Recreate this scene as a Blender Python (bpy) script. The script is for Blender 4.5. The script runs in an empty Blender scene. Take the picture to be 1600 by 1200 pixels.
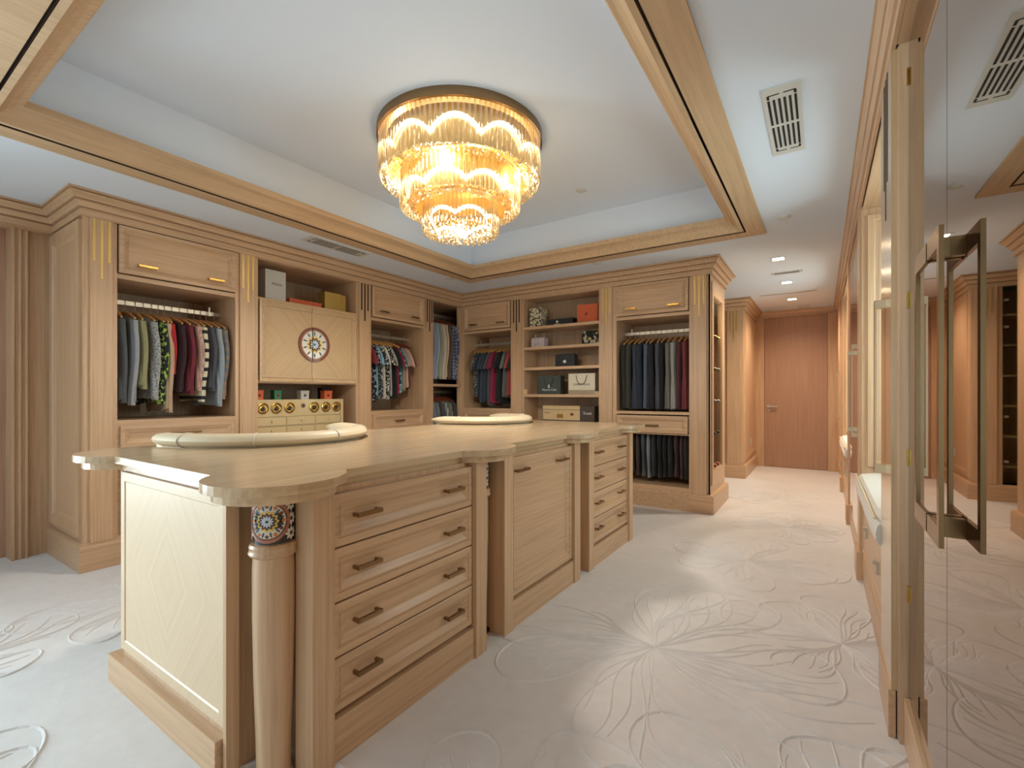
import bpy, bmesh, math, random
from mathutils import Vector, Matrix
random.seed(7)
PI = math.pi
scene = bpy.context.scene
COL = scene.collection

# ------------------------------------------------------------------ camera
cam_d = bpy.data.cameras.new('camera')
cam_d.sensor_width = 36.0
cam_d.lens = 36.0 * 733.0 / 1600.0
cam_d.shift_y = 0.010
cam_d.clip_start = 0.02
cam = bpy.data.objects.new('camera', cam_d)
COL.objects.link(cam)
cam.location = (0, 0, 1.2)
cam.rotation_euler = (PI / 2, 0, math.atan(484 / 733.0))
scene.camera = cam
# ------------------------------------------------------------------ world
world = bpy.data.worlds.new('world')
scene.world = world
world.use_nodes = True
world.node_tree.nodes['Background'].inputs[0].default_value = (0.75, 0.87, 1.0, 1)
world.node_tree.nodes['Background'].inputs[1].default_value = 1.5
# ------------------------------------------------------------------ daylight through the windows, added side fill, exposure
def area_light(name, loc, rot, sx, sy, power, color):
    d = bpy.data.lights.new(name, 'AREA')
    d.shape = 'RECTANGLE'; d.size = sx; d.size_y = sy; d.energy = power; d.color = color
    o = bpy.data.objects.new(name, d); COL.objects.link(o)
    o.location = loc; o.rotation_euler = rot
    return o
area_light('window_daylight', (-2.1, -6.14, 1.3), (PI / 2, 0, PI), 4.5, 2.3, 2900, (0.85, 0.91, 1.0))
area_light('side_window_daylight', (-5.12, -1.35, 1.35), (0, -PI / 2, 0), 2.1, 2.0, 170, (0.78, 0.87, 1.0))  # added fill light behind an unseen, made-up side window
area_light('alcove_daylight', (0.97, 3.1, 1.55), (0, PI / 2, 0), 1.3, 0.8, 15, (0.82, 0.94, 1.0))
area_light('far_alcove_daylight', (0.97, 6.3, 1.55), (0, PI / 2, 0), 1.3, 0.8, 14, (1.0, 0.95, 0.85))
scene.view_settings.view_transform = 'Standard'
scene.view_settings.look = 'None'
scene.view_settings.gamma = 1.0
scene.view_settings.use_curve_mapping = False
scene.view_settings.exposure = 0.68
scene.cycles.max_bounces = 8
scene.cycles.glossy_bounces = 4
scene.cycles.transmission_bounces = 4

# ------------------------------------------------------------------ helpers
def lin(c):
    out = []
    for v in c:
        v /= 255.0
        out.append(v / 12.92 if v <= 0.04045 else ((v + 0.055) / 1.055) ** 2.4)
    return (out[0], out[1], out[2], 1.0)

def wloc(o):
    v = Vector((0, 0, 0))
    while o is not None:
        v += Vector(o.location); o = o.parent
    return v

class MB:
    """collects geometry in world coordinates, then links it as one mesh object"""
    def __init__(s): s.v = []; s.f = []
    def add(s, vs, fs):
        n = len(s.v); s.v += [tuple(p) for p in vs]; s.f += [tuple(i + n for i in f) for f in fs]; return s
    def box(s, x0, x1, y0, y1, z0, z1):
        vs = [(x, y, z) for z in (z0, z1) for y in (y0, y1) for x in (x0, x1)]
        return s.add(vs, [(0, 2, 3, 1), (4, 5, 7, 6), (0, 1, 5, 4), (2, 6, 7, 3), (0, 4, 6, 2), (1, 3, 7, 5)])
    def bf(s, F, u0, u1, n0, n1, z0, z1):
        vs = [F(u, n, z) for z in (z0, z1) for n in (n0, n1) for u in (u0, u1)]
        return s.add(vs, [(0, 2, 3, 1), (4, 5, 7, 6), (0, 1, 5, 4), (2, 6, 7, 3), (0, 4, 6, 2), (1, 3, 7, 5)])
    def panel(s, F, u0, u1, z0, z1, prof, cap=True):
        vs = []; fs = []
        for i, n in prof:
            vs += [F(u0 + i, n, z0 + i), F(u1 - i, n, z0 + i), F(u1 - i, n, z1 - i), F(u0 + i, n, z1 - i)]
        for k in range(len(prof) - 1):
            for j in range(4):
                a = 4 * k + j; b = 4 * k + (j + 1) % 4
                fs.append((a, b, b + 4, a + 4))
        fs.append((3, 2, 1, 0))
        if cap:
            k = 4 * (len(prof) - 1); fs.append((k, k + 1, k + 2, k + 3))
        return s.add(vs, fs)
    def prism(s, poly, z0, z1):
        n = len(poly)
        vs = [(x, y, z0) for x, y in poly] + [(x, y, z1) for x, y in poly]
        fs = [(i, (i + 1) % n, (i + 1) % n + n, i + n) for i in range(n)]
        fs += [tuple(range(n - 1, -1, -1)), tuple(range(n, 2 * n))]
        return s.add(vs, fs)
    def lathe(s, cx, cy, prof, seg=24, a0=0, a1=2 * PI, cap=True):
        full = abs(a1 - a0 - 2 * PI) < 1e-6
        m = seg if full else seg + 1
        vs = []; fs = []
        for r, z in prof:
            for k in range(m):
                a = a0 + (a1 - a0) * k / seg
                vs.append((cx + r * math.cos(a), cy + r * math.sin(a), z))
        for i in range(len(prof) - 1):
            for k in range(seg):
                k2 = (k + 1) % m
                fs.append((i * m + k, i * m + k2, (i + 1) * m + k2, (i + 1) * m + k))
        if cap and full:
            fs.append(tuple(range(m - 1, -1, -1))); fs.append(tuple(range((len(prof) - 1) * m, len(prof) * m)))
        return s.add(vs, fs)
    def tube(s, pts, r, seg=8, cap=True):
        pts = [Vector(p) for p in pts]; n = len(pts); vs = []; fs = []
        rr = r if isinstance(r, (list, tuple)) else [r] * n
        up = Vector((0, 0, 1))
        for i, p in enumerate(pts):
            t = (pts[min(i + 1, n - 1)] - pts[max(i - 1, 0)]).normalized()
            a = t.cross(up)
            if a.length < 1e-4: a = t.cross(Vector((1, 0, 0)))
            a.normalize(); b = a.cross(t).normalized()
            for k in range(seg):
                q = 2 * PI * k / seg
                vs.append(p + a * (rr[i] * math.cos(q)) + b * (rr[i] * math.sin(q)))
        for i in range(n - 1):
            for k in range(seg):
                k2 = (k + 1) % seg
                fs.append((i * seg + k, i * seg + k2, (i + 1) * seg + k2, (i + 1) * seg + k))
        if cap:
            fs.append(tuple(range(seg - 1, -1, -1))); fs.append(tuple(range((n - 1) * seg, n * seg)))
        return s.add(vs, fs)
    def sweep(s, prof, path, closed=False):
        """profile (offset to the right of the path, z) swept along a horizontal path with mitred corners"""
        P = [Vector((p[0], p[1])) for p in path]; n = len(P); k = len(prof); vs = []; fs = []
        def nrm(a, b):
            d = (b - a).normalized(); return Vector((d.y, -d.x))
        for i in range(n):
            n1 = nrm(P[i - 1], P[i]) if (i > 0 or closed) else None
            n2 = nrm(P[i], P[(i + 1) % n]) if (i < n - 1 or closed) else None
            if n1 is None: m = n2
            elif n2 is None: m = n1
            else:
                m = (n1 + n2).normalized(); m = m / max(0.2, m.dot(n1))
            for o, z in prof: vs.append((P[i].x + m.x * o, P[i].y + m.y * o, z))
        for i in range(n if closed else n - 1):
            j = (i + 1) % n
            for q in range(k - 1): fs.append((i * k + q, i * k + q + 1, j * k + q + 1, j * k + q))
        if not closed:
            fs.append(tuple(range(k))); fs.append(tuple(range((n - 1) * k, n * k))[::-1])
        return s.add(vs, fs)
    def mesh(s, name, off=Vector((0, 0, 0)), smooth=False):
        me = bpy.data.meshes.new(name)
        me.from_pydata([(p[0] - off.x, p[1] - off.y, p[2] - off.z) for p in s.v], [], s.f)
        bm = bmesh.new(); bm.from_mesh(me)
        bmesh.ops.recalc_face_normals(bm, faces=bm.faces[:])
        bm.to_mesh(me); bm.free()
        if smooth:
            me.polygons.foreach_set('use_smooth', [True] * len(me.polygons))
            try: me.set_sharp_from_angle(angle=math.radians(38))
            except Exception: pass
        return me
    def build(s, name, m, parent=None, origin=None, smooth=False):
        base = wloc(parent)
        org = Vector(origin) if origin is not None else base
        me = s.mesh(name, org, smooth)
        me.materials.append(m)
        o = bpy.data.objects.new(name, me); COL.objects.link(o)
        if parent is not None: o.parent = parent
        o.location = org - base
        return o

def tag(o, label=None, cat=None, group=None, kind=None):
    if label: o['label'] = label
    if cat: o['category'] = cat
    if group: o['group'] = group
    if kind: o['kind'] = kind
    return o
def thing(name, loc, label, cat, group=None):
    o = bpy.data.objects.new(name, None); COL.objects.link(o)
    o.empty_display_size = 0.05; o.location = loc
    return tag(o, label, cat, group)
def inst(name, me, m, parent, loc=(0, 0, 0), rot=(0, 0, 0), scale=(1, 1, 1)):
    o = bpy.data.objects.new(name, me); COL.objects.link(o)
    o.parent = parent; o.location = loc; o.rotation_euler = rot; o.scale = scale
    if m is not None:
        if not me.materials: me.materials.append(m)
        if me.materials[0] is not m:
            o.material_slots[0].link = 'OBJECT'; o.material_slots[0].material = m
    return o
def struct(o): o['kind'] = 'structure'; return o

# ------------------------------------------------------------------ materials
def newmat(name):
    m = bpy.data.materials.new(name); m.use_nodes = True
    nt = m.node_tree; b = nt.nodes['Principled BSDF']
    return m, nt, b
def mat(name, rgb, rough=0.5, metal=0.0, coat=0.0, emis=None, es=0.0, alpha=1.0, sheen=0.0):
    m, nt, b = newmat(name)
    b.inputs['Base Color'].default_value = lin(rgb)
    b.inputs['Roughness'].default_value = rough
    b.inputs['Metallic'].default_value = metal
    b.inputs['Coat Weight'].default_value = coat
    b.inputs['Sheen Weight'].default_value = sheen
    if emis:
        b.inputs['Emission Color'].default_value = lin(emis); b.inputs['Emission Strength'].default_value = es
    return m
def N(nt, t, **kw):
    n = nt.nodes.new(t)
    for k, v in kw.items(): setattr(n, k, v)
    return n
def ramp(nt, stops):
    r = N(nt, 'ShaderNodeValToRGB'); e = r.color_ramp.elements
    while len(e) < len(stops): e.new(0.5)
    for i, (p, c) in enumerate(stops): e[i].position = p; e[i].color = c
    return r
def wood(name, scale, c1, c2, rough=0.38, coat=0.15, diamond=False, bump=0.08):
    m, nt, b = newmat(name); L = nt.links
    tc = N(nt, 'ShaderNodeTexCoord'); info = N(nt, 'ShaderNodeObjectInfo')
    vec = tc.outputs['Object']
    if diamond:
        ab = N(nt, 'ShaderNodeVectorMath', operation='ABSOLUTE'); L.new(vec, ab.inputs[0])
        mp0 = N(nt, 'ShaderNodeMapping'); mp0.inputs['Rotation'].default_value = diamond
        L.new(ab.outputs[0], mp0.inputs[0]); vec = mp0.outputs[0]
    mp = N(nt, 'ShaderNodeMapping'); mp.inputs['Scale'].default_value = scale
    L.new(vec, mp.inputs[0])
    rnd = N(nt, 'ShaderNodeMath', operation='MULTIPLY'); rnd.inputs[1].default_value = 37.0
    L.new(info.outputs['Random'], rnd.inputs[0])
    add = N(nt, 'ShaderNodeVectorMath', operation='ADD'); L.new(mp.outputs[0], add.inputs[0]); L.new(rnd.outputs[0], add.inputs[1])
    n1 = N(nt, 'ShaderNodeTexNoise'); n1.inputs['Scale'].default_value = 1.0; n1.inputs['Detail'].default_value = 6; n1.inputs['Roughness'].default_value = 0.62
    L.new(add.outputs[0], n1.inputs['Vector'])
    r = ramp(nt, [(0.28, lin(c2)), (0.55, lin(c1)), (0.8, lin([min(255, v + 9) for v in c1]))])
    L.new(n1.outputs[0], r.inputs[0])
    hs = N(nt, 'ShaderNodeHueSaturation')
    mr = N(nt, 'ShaderNodeMapRange'); mr.inputs[3].default_value = 0.94; mr.inputs[4].default_value = 1.05
    L.new(info.outputs['Random'], mr.inputs[0]); L.new(mr.outputs[0], hs.inputs['Value'])
    L.new(r.outputs[0], hs.inputs['Color']); L.new(hs.outputs[0], b.inputs['Base Color'])
    bp = N(nt, 'ShaderNodeBump'); bp.inputs['Strength'].default_value = bump; bp.inputs['Distance'].default_value = 0.002
    L.new(n1.outputs[0], bp.inputs['Height']); L.new(bp.outputs[0], b.inputs['Normal'])
    b.inputs['Roughness'].default_value = rough; b.inputs['Coat Weight'].default_value = coat; b.inputs['Coat Roughness'].default_value = 0.2
    return m
W1, W2 = (205, 169, 134), (185, 148, 113)
M = {}
M['wz'] = wood('oak_vertical_grain', (55, 55, 1.6), W1, W2)
M['wy'] = wood('oak_grain_along_room', (55, 1.6, 55), W1, W2)
M['wx'] = wood('oak_grain_across_room', (1.6, 55, 55), W1, W2)
M['wtrim'] = wood('oak_moulding', (45, 1.6, 45), (198, 168, 134), (180, 149, 116), rough=0.6, coat=0)
M['top'] = wood('oak_countertop', (38, 1.2, 38), (204, 176, 140), (184, 154, 118), rough=0.24, coat=0.35)
M['shelf_in'] = wood('oak_interior', (55, 55, 1.6), (176, 148, 120), (154, 126, 100), rough=0.55, coat=0)
M['dia_end'] = wood('oak_bookmatched_end', (60, 60, 1.4), (226, 199, 166), (219, 191, 158), diamond=(0, math.radians(38), 0), rough=0.45)
M['dia_left'] = wood('oak_bookmatched_doors', (60, 60, 1.4), (202, 171, 132), (193, 161, 122), diamond=(math.radians(42), 0, 0))
M['doorwood'] = wood('flush_door_veneer', (70, 70, 1.2), (176, 138, 112), (160, 122, 98), rough=0.42)
M['glosswood'] = wood('lacquered_oak', (55, 55, 1.6), (196, 164, 124), (180, 146, 108), rough=0.18, coat=0.8)
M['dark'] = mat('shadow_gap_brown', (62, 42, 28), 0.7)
M['white'] = mat('ceiling_paint', (221, 231, 245), 0.75)
M['vent'] = mat('vent_enamel', (205, 205, 200), 0.5)
M['slot'] = mat('vent_slot_black', (30, 30, 32), 0.8)
M['wallp'] = mat('wall_paint', (214, 205, 192), 0.8)
M['brass'] = mat('brass', (202, 164, 92), 0.22, 1.0)
M['bronze'] = mat('brushed_bronze', (150, 122, 88), 0.3, 1.0)
M['gold'] = mat('gold_inlay', (218, 186, 118), 0.35, 0.6)
M['steel'] = mat('satin_nickel', (200, 192, 178), 0.48, 1.0)
M['champagne'] = mat('champagne_metal', (206, 182, 148), 0.32, 1.0)
M['chand_gold'] = mat('chandelier_gold', (236, 208, 150), 0.3, 0.7)
M['leather'] = mat('cream_leather', (226, 206, 172), 0.45)
M['cushion'] = mat('cream_upholstery', (222, 213, 200), 0.8, sheen=0.3)
M['hangerwood'] = mat('hanger_beech', (205, 152, 92), 0.4, coat=0.2)
M['hangerdark'] = mat('hanger_mahogany', (128, 62, 40), 0.4, coat=0.2)
M['mirror'] = mat('bronze_mirror', (158, 138, 122), 0.015, 1.0)
M['darkglass'] = mat('smoked_glass', (58, 46, 40), 0.05, 0.0, coat=1.0)
M['led'] = mat('led_ribbon', (255, 236, 200), 0.5, emis=(255, 245, 228), es=5.2)  # emission stands in for arcs of lamp light on the drum
M['lampwhite'] = mat('downlight_diffuser', (255, 244, 224), 0.5, emis=(255, 224, 180), es=22.0)

def glassy(name, tint, refl, rough=0.03):
    m, nt, b = newmat(name); L = nt.links
    out = nt.nodes['Material Output']
    tr = N(nt, 'ShaderNodeBsdfTransparent'); tr.inputs[0].default_value = lin(tint)
    gl = N(nt, 'ShaderNodeBsdfGlossy'); gl.inputs['Roughness'].default_value = rough
    gl.inputs[0].default_value = (1, 0.97, 0.9, 1)
    lw = N(nt, 'ShaderNodeLayerWeight'); lw.inputs[0].default_value = refl
    mx = N(nt, 'ShaderNodeMixShader')
    L.new(lw.outputs['Facing'] if refl > 0.4 else lw.outputs['Fresnel'], mx.inputs[0])
    L.new(tr.outputs[0], mx.inputs[1]); L.new(gl.outputs[0], mx.inputs[2]); L.new(mx.outputs[0], out.inputs[0])
    return m
M['crystal'] = glassy('crystal_rod', (255, 248, 232), 0.55, 0.06)
M['pane'] = glassy('clear_pane', (240, 246, 242), 0.2)

def carpet_mat():
    m, nt, b = newmat('carved_wool_carpet'); L = nt.links
    tc = N(nt, 'ShaderNodeTexCoord')
    n1 = N(nt, 'ShaderNodeTexNoise'); n1.inputs['Scale'].default_value = 1.7; n1.inputs['Detail'].default_value = 5
    n2 = N(nt, 'ShaderNodeTexNoise'); n2.inputs['Scale'].default_value = 420; n2.inputs['Detail'].default_value = 2
    n3 = N(nt, 'ShaderNodeTexNoise'); n3.inputs['Scale'].default_value = 16; n3.inputs['Detail'].default_value = 4
    for n in (n1, n2, n3): L.new(tc.outputs['Object'], n.inputs['Vector'])
    r = ramp(nt, [(0.3, lin((209, 203, 200))), (0.7, lin((226, 221, 220)))])
    mixn = N(nt, 'ShaderNodeMath', operation='MULTIPLY_ADD'); mixn.inputs[1].default_value = 0.35; 
    L.new(n3.outputs[0], mixn.inputs[0])
    sc = N(nt, 'ShaderNodeMath', operation='MULTIPLY'); sc.inputs[1].default_value = 0.65
    L.new(n1.outputs[0], sc.inputs[0]); L.new(sc.outputs[0], mixn.inputs[2])
    L.new(mixn.outputs[0], r.inputs[0]); L.new(r.outputs[0], b.inputs['Base Color'])
    bp = N(nt, 'ShaderNodeBump'); bp.inputs['Strength'].default_value = 0.35; bp.inputs['Distance'].default_value = 0.004
    L.new(n2.outputs[0], bp.inputs['Height']); L.new(bp.outputs[0], b.inputs['Normal'])
    b.inputs['Roughness'].default_value = 0.95; b.inputs['Sheen Weight'].default_value = 0.25
    return m
M['carpet'] = carpet_mat()

_cl = {}
def cloth(rgb, pat=None, rgb2=None, s=60.0):
    key = (rgb, pat, rgb2, s)
    if key in _cl: return _cl[key]
    m, nt, b = newmat('fabric_%d' % len(_cl)); L = nt.links
    b.inputs['Roughness'].default_value = 0.9; b.inputs['Sheen Weight'].default_value = 0.15
    tc = N(nt, 'ShaderNodeTexCoord')
    wv = N(nt, 'ShaderNodeTexNoise'); wv.inputs['Scale'].default_value = 140
    L.new(tc.outputs['Object'], wv.inputs['Vector'])
    bp = N(nt, 'ShaderNodeBump'); bp.inputs['Strength'].default_value = 0.15; bp.inputs['Distance'].default_value = 0.003
    L.new(wv.outputs[0], bp.inputs['Height']); L.new(bp.outputs[0], b.inputs['Normal'])
    if pat is None:
        r = ramp(nt, [(0.3, lin([v * 0.9 for v in rgb])), (0.7, lin(rgb))]); L.new(wv.outputs[0], r.inputs[0]); L.new(r.outputs[0], b.inputs['Base Color'])
    else:
        mx = N(nt, 'ShaderNodeMix', data_type='RGBA')
        mx.inputs[6].default_value = lin(rgb); mx.inputs[7].default_value = lin(rgb2)
        if pat in ('hstripe', 'vstripe', 'check'):
            sp = N(nt, 'ShaderNodeSeparateXYZ'); L.new(tc.outputs['Object'], sp.inputs[0])
            def st(ax, sc_, th):
                a = N(nt, 'ShaderNodeMath', operation='MULTIPLY'); a.inputs[1].default_value = sc_; L.new(sp.outputs[ax], a.inputs[0])
                f = N(nt, 'ShaderNodeMath', operation='FRACT'); L.new(a.outputs[0], f.inputs[0])
                g = N(nt, 'ShaderNodeMath', operation='GREATER_THAN'); g.inputs[1].default_value = th; L.new(f.outputs[0], g.inputs[0]); return g.outputs[0]
            if pat == 'hstripe': fac = st(2, s, 0.62)
            elif pat == 'vstripe': fac = st(0, s, 0.6)
            else:
                a = st(2, s, 0.6); c = st(0, s, 0.6)
                q = N(nt, 'ShaderNodeMath', operation='MULTIPLY_ADD'); q.inputs[1].default_value = 0.5
                L.new(a, q.inputs[0]); h = N(nt, 'ShaderNodeMath', operation='MULTIPLY'); h.inputs[1].default_value = 0.5; L.new(c, h.inputs[0]); L.new(h.outputs[0], q.inputs[2]); fac = q.outputs[0]
        else:
            vo = N(nt, 'ShaderNodeTexNoise'); vo.inputs['Scale'].default_value = s; vo.inputs['Detail'].default_value = 1.5
            L.new(tc.outputs['Object'], vo.inputs['Vector'])
            g = N(nt, 'ShaderNodeMath', operation='GREATER_THAN'); g.inputs[1].default_value = 0.54; L.new(vo.outputs[0], g.inputs[0]); fac = g.outputs[0]
        L.new(fac, mx.inputs[0]); L.new(mx.outputs[2], b.inputs['Base Color'])
    _cl[key] = m
    return m

# ------------------------------------------------------------------ frames: (along the wall, out of the wall, up) -> world
XL, YB, XR, CEIL = -4.16, 5.02, 0.215, 2.566
FL = lambda u, n, z: (XL + n, u, z)
FB = lambda u, n, z: (u, YB - n, z)
FR = lambda u, n, z: (XR - n, u, z)
FS = lambda u, n, z: (-0.93 + n, u, z)
FC = lambda u, n, z: (u, 7.40 - n, z)
FI = lambda u, n, z: (-1.33 + n, u, z)
FE = lambda u, n, z: (u, 0.73 - n, z)

# ================================================================== SETTING
floor = struct(MB().box(-5.6, 1.2, -6.3, 9.1, -0.06, 0.0).build('floor', M['carpet']))
# carved flower relief of the carpet: raised curved lines
def relief():
    mb = MB()
    def line(pts, w=0.009, h=0.0055):
        n = len(pts); vs = []; fs = []
        for i, p in enumerate(pts):
            a = Vector(pts[max(i - 1, 0)]); b = Vector(pts[min(i + 1, n - 1)])
            t = (b - a)
            if t.length < 1e-6: t = Vector((1, 0))
            t.normalize(); s_ = Vector((-t.y, t.x)) * w
            k = 0.35 + 0.65 * min(1.0, 4 * i / n, 4 * (n - 1 - i) / n + 0.25)
            vs += [(p[0] - s_.x * k, p[1] - s_.y * k, -0.001), (p[0], p[1], h * k), (p[0] + s_.x * k, p[1] + s_.y * k, -0.001)]
        for i in range(n - 1):
            a = 3 * i
            fs += [(a, a + 1, a + 4, a + 3), (a + 1, a + 2, a + 5, a + 4)]
        mb.add(vs, fs)
    rnd = random.Random(3)
    def flower(cx, cy, R, rot, npet):
        for k in range(npet):
            a0 = rot + 2 * PI * k / npet + rnd.uniform(-0.16, 0.16)
            r_ = R * rnd.uniform(0.68, 1.15); hw = PI / npet * rnd.uniform(0.9, 1.35); bend = rnd.uniform(-0.7, 0.7)
            edge = []
            for t in range(25):
                q = t / 24.0
                ang = a0 + hw * math.cos(PI * q) * (math.sin(PI * min(q, 1 - q)) ** 0.5 if 0 < q < 1 else 0) * 1.15
                rr = r_ * (math.sin(PI * q) ** 0.75) * (1 + 0.05 * math.sin(9 * q + k))
                ang += bend * rr
                edge.append((cx + rr * math.cos(ang), cy + rr * math.sin(ang)))
            line(edge)
            for v in range(-3, 4):
                pts = []; ln = r_ * (0.95 - 0.08 * abs(v)) * rnd.uniform(0.8, 1.0)
                for t in range(13):
                    q = 0.05 + 0.95 * t / 12.0
                    ang = a0 + hw * v / 3.9 * (q ** 0.35) + bend * ln * q + 0.09 * math.sin(6 * q + v + k)
                    pts.append((cx + ln * q * math.cos(ang), cy + ln * q * math.sin(ang)))
                line(pts, 0.008, 0.0045)
    for c in [(-0.66, 2.23, 0.85, 0.2, 7), (0.0, 1.45, 0.62, 0.9, 7), (0.08, 2.75, 0.55, 2.4, 7), (-0.45, 3.75, 0.62, 1.2, 7), (-0.75, 0.85, 0.7, 0.4, 7),
              (-0.25, 4.9, 0.5, 0.1, 7), (-3.3, 1.25, 0.62, 0.3, 8), (-3.2, 0.25, 0.6, 0.8, 7), (-2.4, -0.1, 0.55, 1.5, 7), (-4.3, 0.2, 0.6, 0.5, 7), (-1.4, -0.1, 0.6, 0.2, 7),
              (-0.4, 6.2, 0.5, 0.6, 7), (-3.4, 2.6, 0.6, 0.1, 7), (-2.2, 4.5, 0.4, 0.4, 6)]:
        flower(*c)
    o = mb.build('carved_flower_relief', M['carpet'], floor)
    o['kind'] = 'stuff'
relief()

# walls (seen behind and beside the joinery)
struct(MB().box(-5.05, -4.90, 0.83, 9.0, 0, CEIL).build('wall_left', M['wz']))
struct(MB().box(-5.05, -4.90, -6.2, -2.35, 0, CEIL).box(-5.05, -4.90, -0.35, -0.2, 0, CEIL).box(-5.05, -4.90, -2.35, -0.35, 0, 0.3).box(-5.05, -4.90, -2.35, -0.35, 2.4, CEIL).box(-5.05, -4.90, -0.2, 0.83, 2.42, CEIL).build('wall_left_near', M['wz']))
struct(MB().box(-5.05, 1.2, 8.86, 9.0, 0, CEIL).build('wall_back', M['wz']))
wf = MB().box(-5.05, -4.35, -6.15, -6.0, 0, 3.0).box(0.15, 1.2, -6.15, -6.0, 0, 3.0)
wf.box(-4.35, 0.15, -6.15, -6.0, 0, 0.15).box(-4.35, 0.15, -6.15, -6.0, 2.45, 3.0)
struct(wf.build('wall_front', M['wallp']))
w3 = MB()
for b_ in [(-4.35, 0.15, 0.15, 0.21), (-4.35, 0.15, 2.39, 2.45), (-4.35, -4.29, 0.21, 2.39), (0.09, 0.15, 0.21, 2.39), (-2.13, -2.07, 0.21, 2.39)]:
    w3.box(b_[0], b_[1], -6.10, -6.06, b_[2], b_[3])
w3 = struct(w3.build('window_3', M['wz']))
MB().box(-4.29, -2.13, -6.085, -6.075, 0.21, 2.39).build('pane', M['pane'], w3)
MB().box(-2.07, 0.09, -6.085, -6.075, 0.21, 2.39).build('pane', M['pane'], w3)
w4 = struct(MB().box(-5.0, -4.95, -2.35, -0.35, 0.3, 0.36).box(-5.0, -4.95, -2.35, -0.35, 2.34, 2.4).box(-5.0, -4.95, -2.35, -2.29, 0.36, 2.34).box(-5.0, -4.95, -0.41, -0.35, 0.36, 2.34).build('window_4', M['wz']))  # unseen window added to carry the side fill light
MB().box(-4.98, -4.97, -2.29, -0.41, 0.36, 2.34).build('pane', M['pane'], w4)
# right wall behind the alcoves, with two window openings
wr = MB()
for (y0, y1, z0, z1) in [(-6.2, 2.65, 0, CEIL), (3.62, 5.85, 0, CEIL), (6.85, 9.0, 0, CEIL), (2.65, 3.62, 0, 0.85), (2.65, 3.62, 2.25, CEIL), (5.85, 6.85, 0, 0.85), (5.85, 6.85, 2.25, CEIL)]:
    wr.box(0.82, 0.92, y0, y1, z0, z1)
struct(wr.build('wall_right', M['wz']))
for i, (y0, y1) in enumerate([(2.65, 3.62), (5.85, 6.85)]):
    m_ = MB().box(0.84, 0.88, y0, y0 + 0.05, 0.85, 2.25).box(0.84, 0.88, y1 - 0.05, y1, 0.85, 2.25).box(0.84, 0.88, y0, y1, 0.85, 0.90).box(0.84, 0.88, y0, y1, 2.20, 2.25)
    w_ = struct(m_.build('window_%d' % (i + 1), M['white']))
    MB().box(0.855, 0.862, y0 + 0.05, y1 - 0.05, 0.90, 2.20).build('pane', M['pane'], w_)

# ceiling with its raised tray
TX0, TX1, TY0, TY1, TZ = -3.583, -0.390, 0.34, 4.478, 2.98
r = 0.133
cl = MB()
for b_ in [(-5.05, TX0 + r, -6.2, 9.0), (TX1 - r, 1.2, -6.2, 9.0), (TX0 + r, TX1 - r, -6.2, TY0 + r), (TX0 + r, TX1 - r, TY1 - r, 9.0)]:
    cl.box(b_[0], b_[1], b_[2], b_[3], CEIL, CEIL + 0.05)
cl.box(TX0, TX1, TY0, TY1, TZ, TZ + 0.05)
ceiling = struct(cl.build('ceiling', M['white']))
rect = [(TX0, TY0), (TX0, TY1), (TX1, TY1), (TX1, TY0)]
MB().sweep([(0.10, CEIL + 0.05), (0.20, CEIL + 0.05), (0.20, TZ + 0.01), (0.10, TZ + 0.01), (0.10, CEIL + 0.05)], rect, True).build('tray_side', M['white'], ceiling)
tr = struct(MB().sweep([(0, CEIL + 0.01), (0, 2.552), (0.135, 2.552)], rect, True).sweep([(0.150, 2.575), (0.150, 2.556), (0.176, 2.556), (0.182, 2.566), (0.196, 2.586), (0.215, 2.606), (0.240, 2.620), (0.262, 2.626), (0.268, 2.630), (0.268, 2.668), (0.19, 2.668)], rect, True)
            .build('trim_1', M['wtrim'], smooth=False))
tr['label'] = 'oak moulding around the raised ceiling tray'
MB().sweep([(0.135, 2.552), (0.135, 2.577), (0.150, 2.577), (0.150, 2.556)], rect, True).build('dark_groove', M['dark'], tr)

# crown mouldings and baseboards
crown = [(0.0, 2.405), (0.022, 2.405), (0.022, 2.450), (0.010, 2.453), (0.010, 2.459), (0.036, 2.461), (0.044, 2.480), (0.055, 2.494), (0.042, 2.497), (0.042, 2.504), (0.064, 2.506), (0.074, 2.528), (0.090, 2.543), (0.078, 2.546), (0.078, 2.551), (0.100, 2.553), (0.100, CEIL - 0.001)]
o = struct(MB().sweep(crown, [(-4.80, -6.0), (-4.80, 1.05), (XL, 1.05), (XL, YB), (-0.93, YB), (-0.93, 5.84), (-4.9, 5.84)]).build('trim_2', M['wy'])); o['label'] = 'stepped oak crown moulding over the left and back cabinets'
o = struct(MB().sweep(crown, [(-4.9, 7.40), (-0.93, 7.40), (-0.93, 8.86)]).build('trim_3', M['wx'])); o['label'] = 'oak crown moulding of the far corridor cabinet'
o = struct(MB().sweep([(p * 0.6, z) for p, z in crown], [(XR, 8.86), (XR, -6.0)]).build('trim_4', M['wy'])); o['label'] = 'oak crown moulding along the right wall'
o = struct(MB().sweep([(0, 2.47), (0.02, 2.47), (0.03, 2.52), (0.05, 2.55), (0.05, CEIL - 0.001), (0, CEIL - .001)], [(-0.93, 8.86), (XR, 8.86)]).build('trim_5', M['wx'])); o['label'] = 'oak moulding above the corridor door'
base = [(0.0, 0.0), (0.030, 0.0), (0.030, 0.165), (0.024, 0.172), (0.024, 0.180), (0.012, 0.186), (0.0, 0.19)]
struct(MB().sweep(base, [(-4.9, 1.05), (XL, 1.05), (XL, YB), (-1.13, YB)]).build('baseboard_left', M['wy']))
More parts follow.
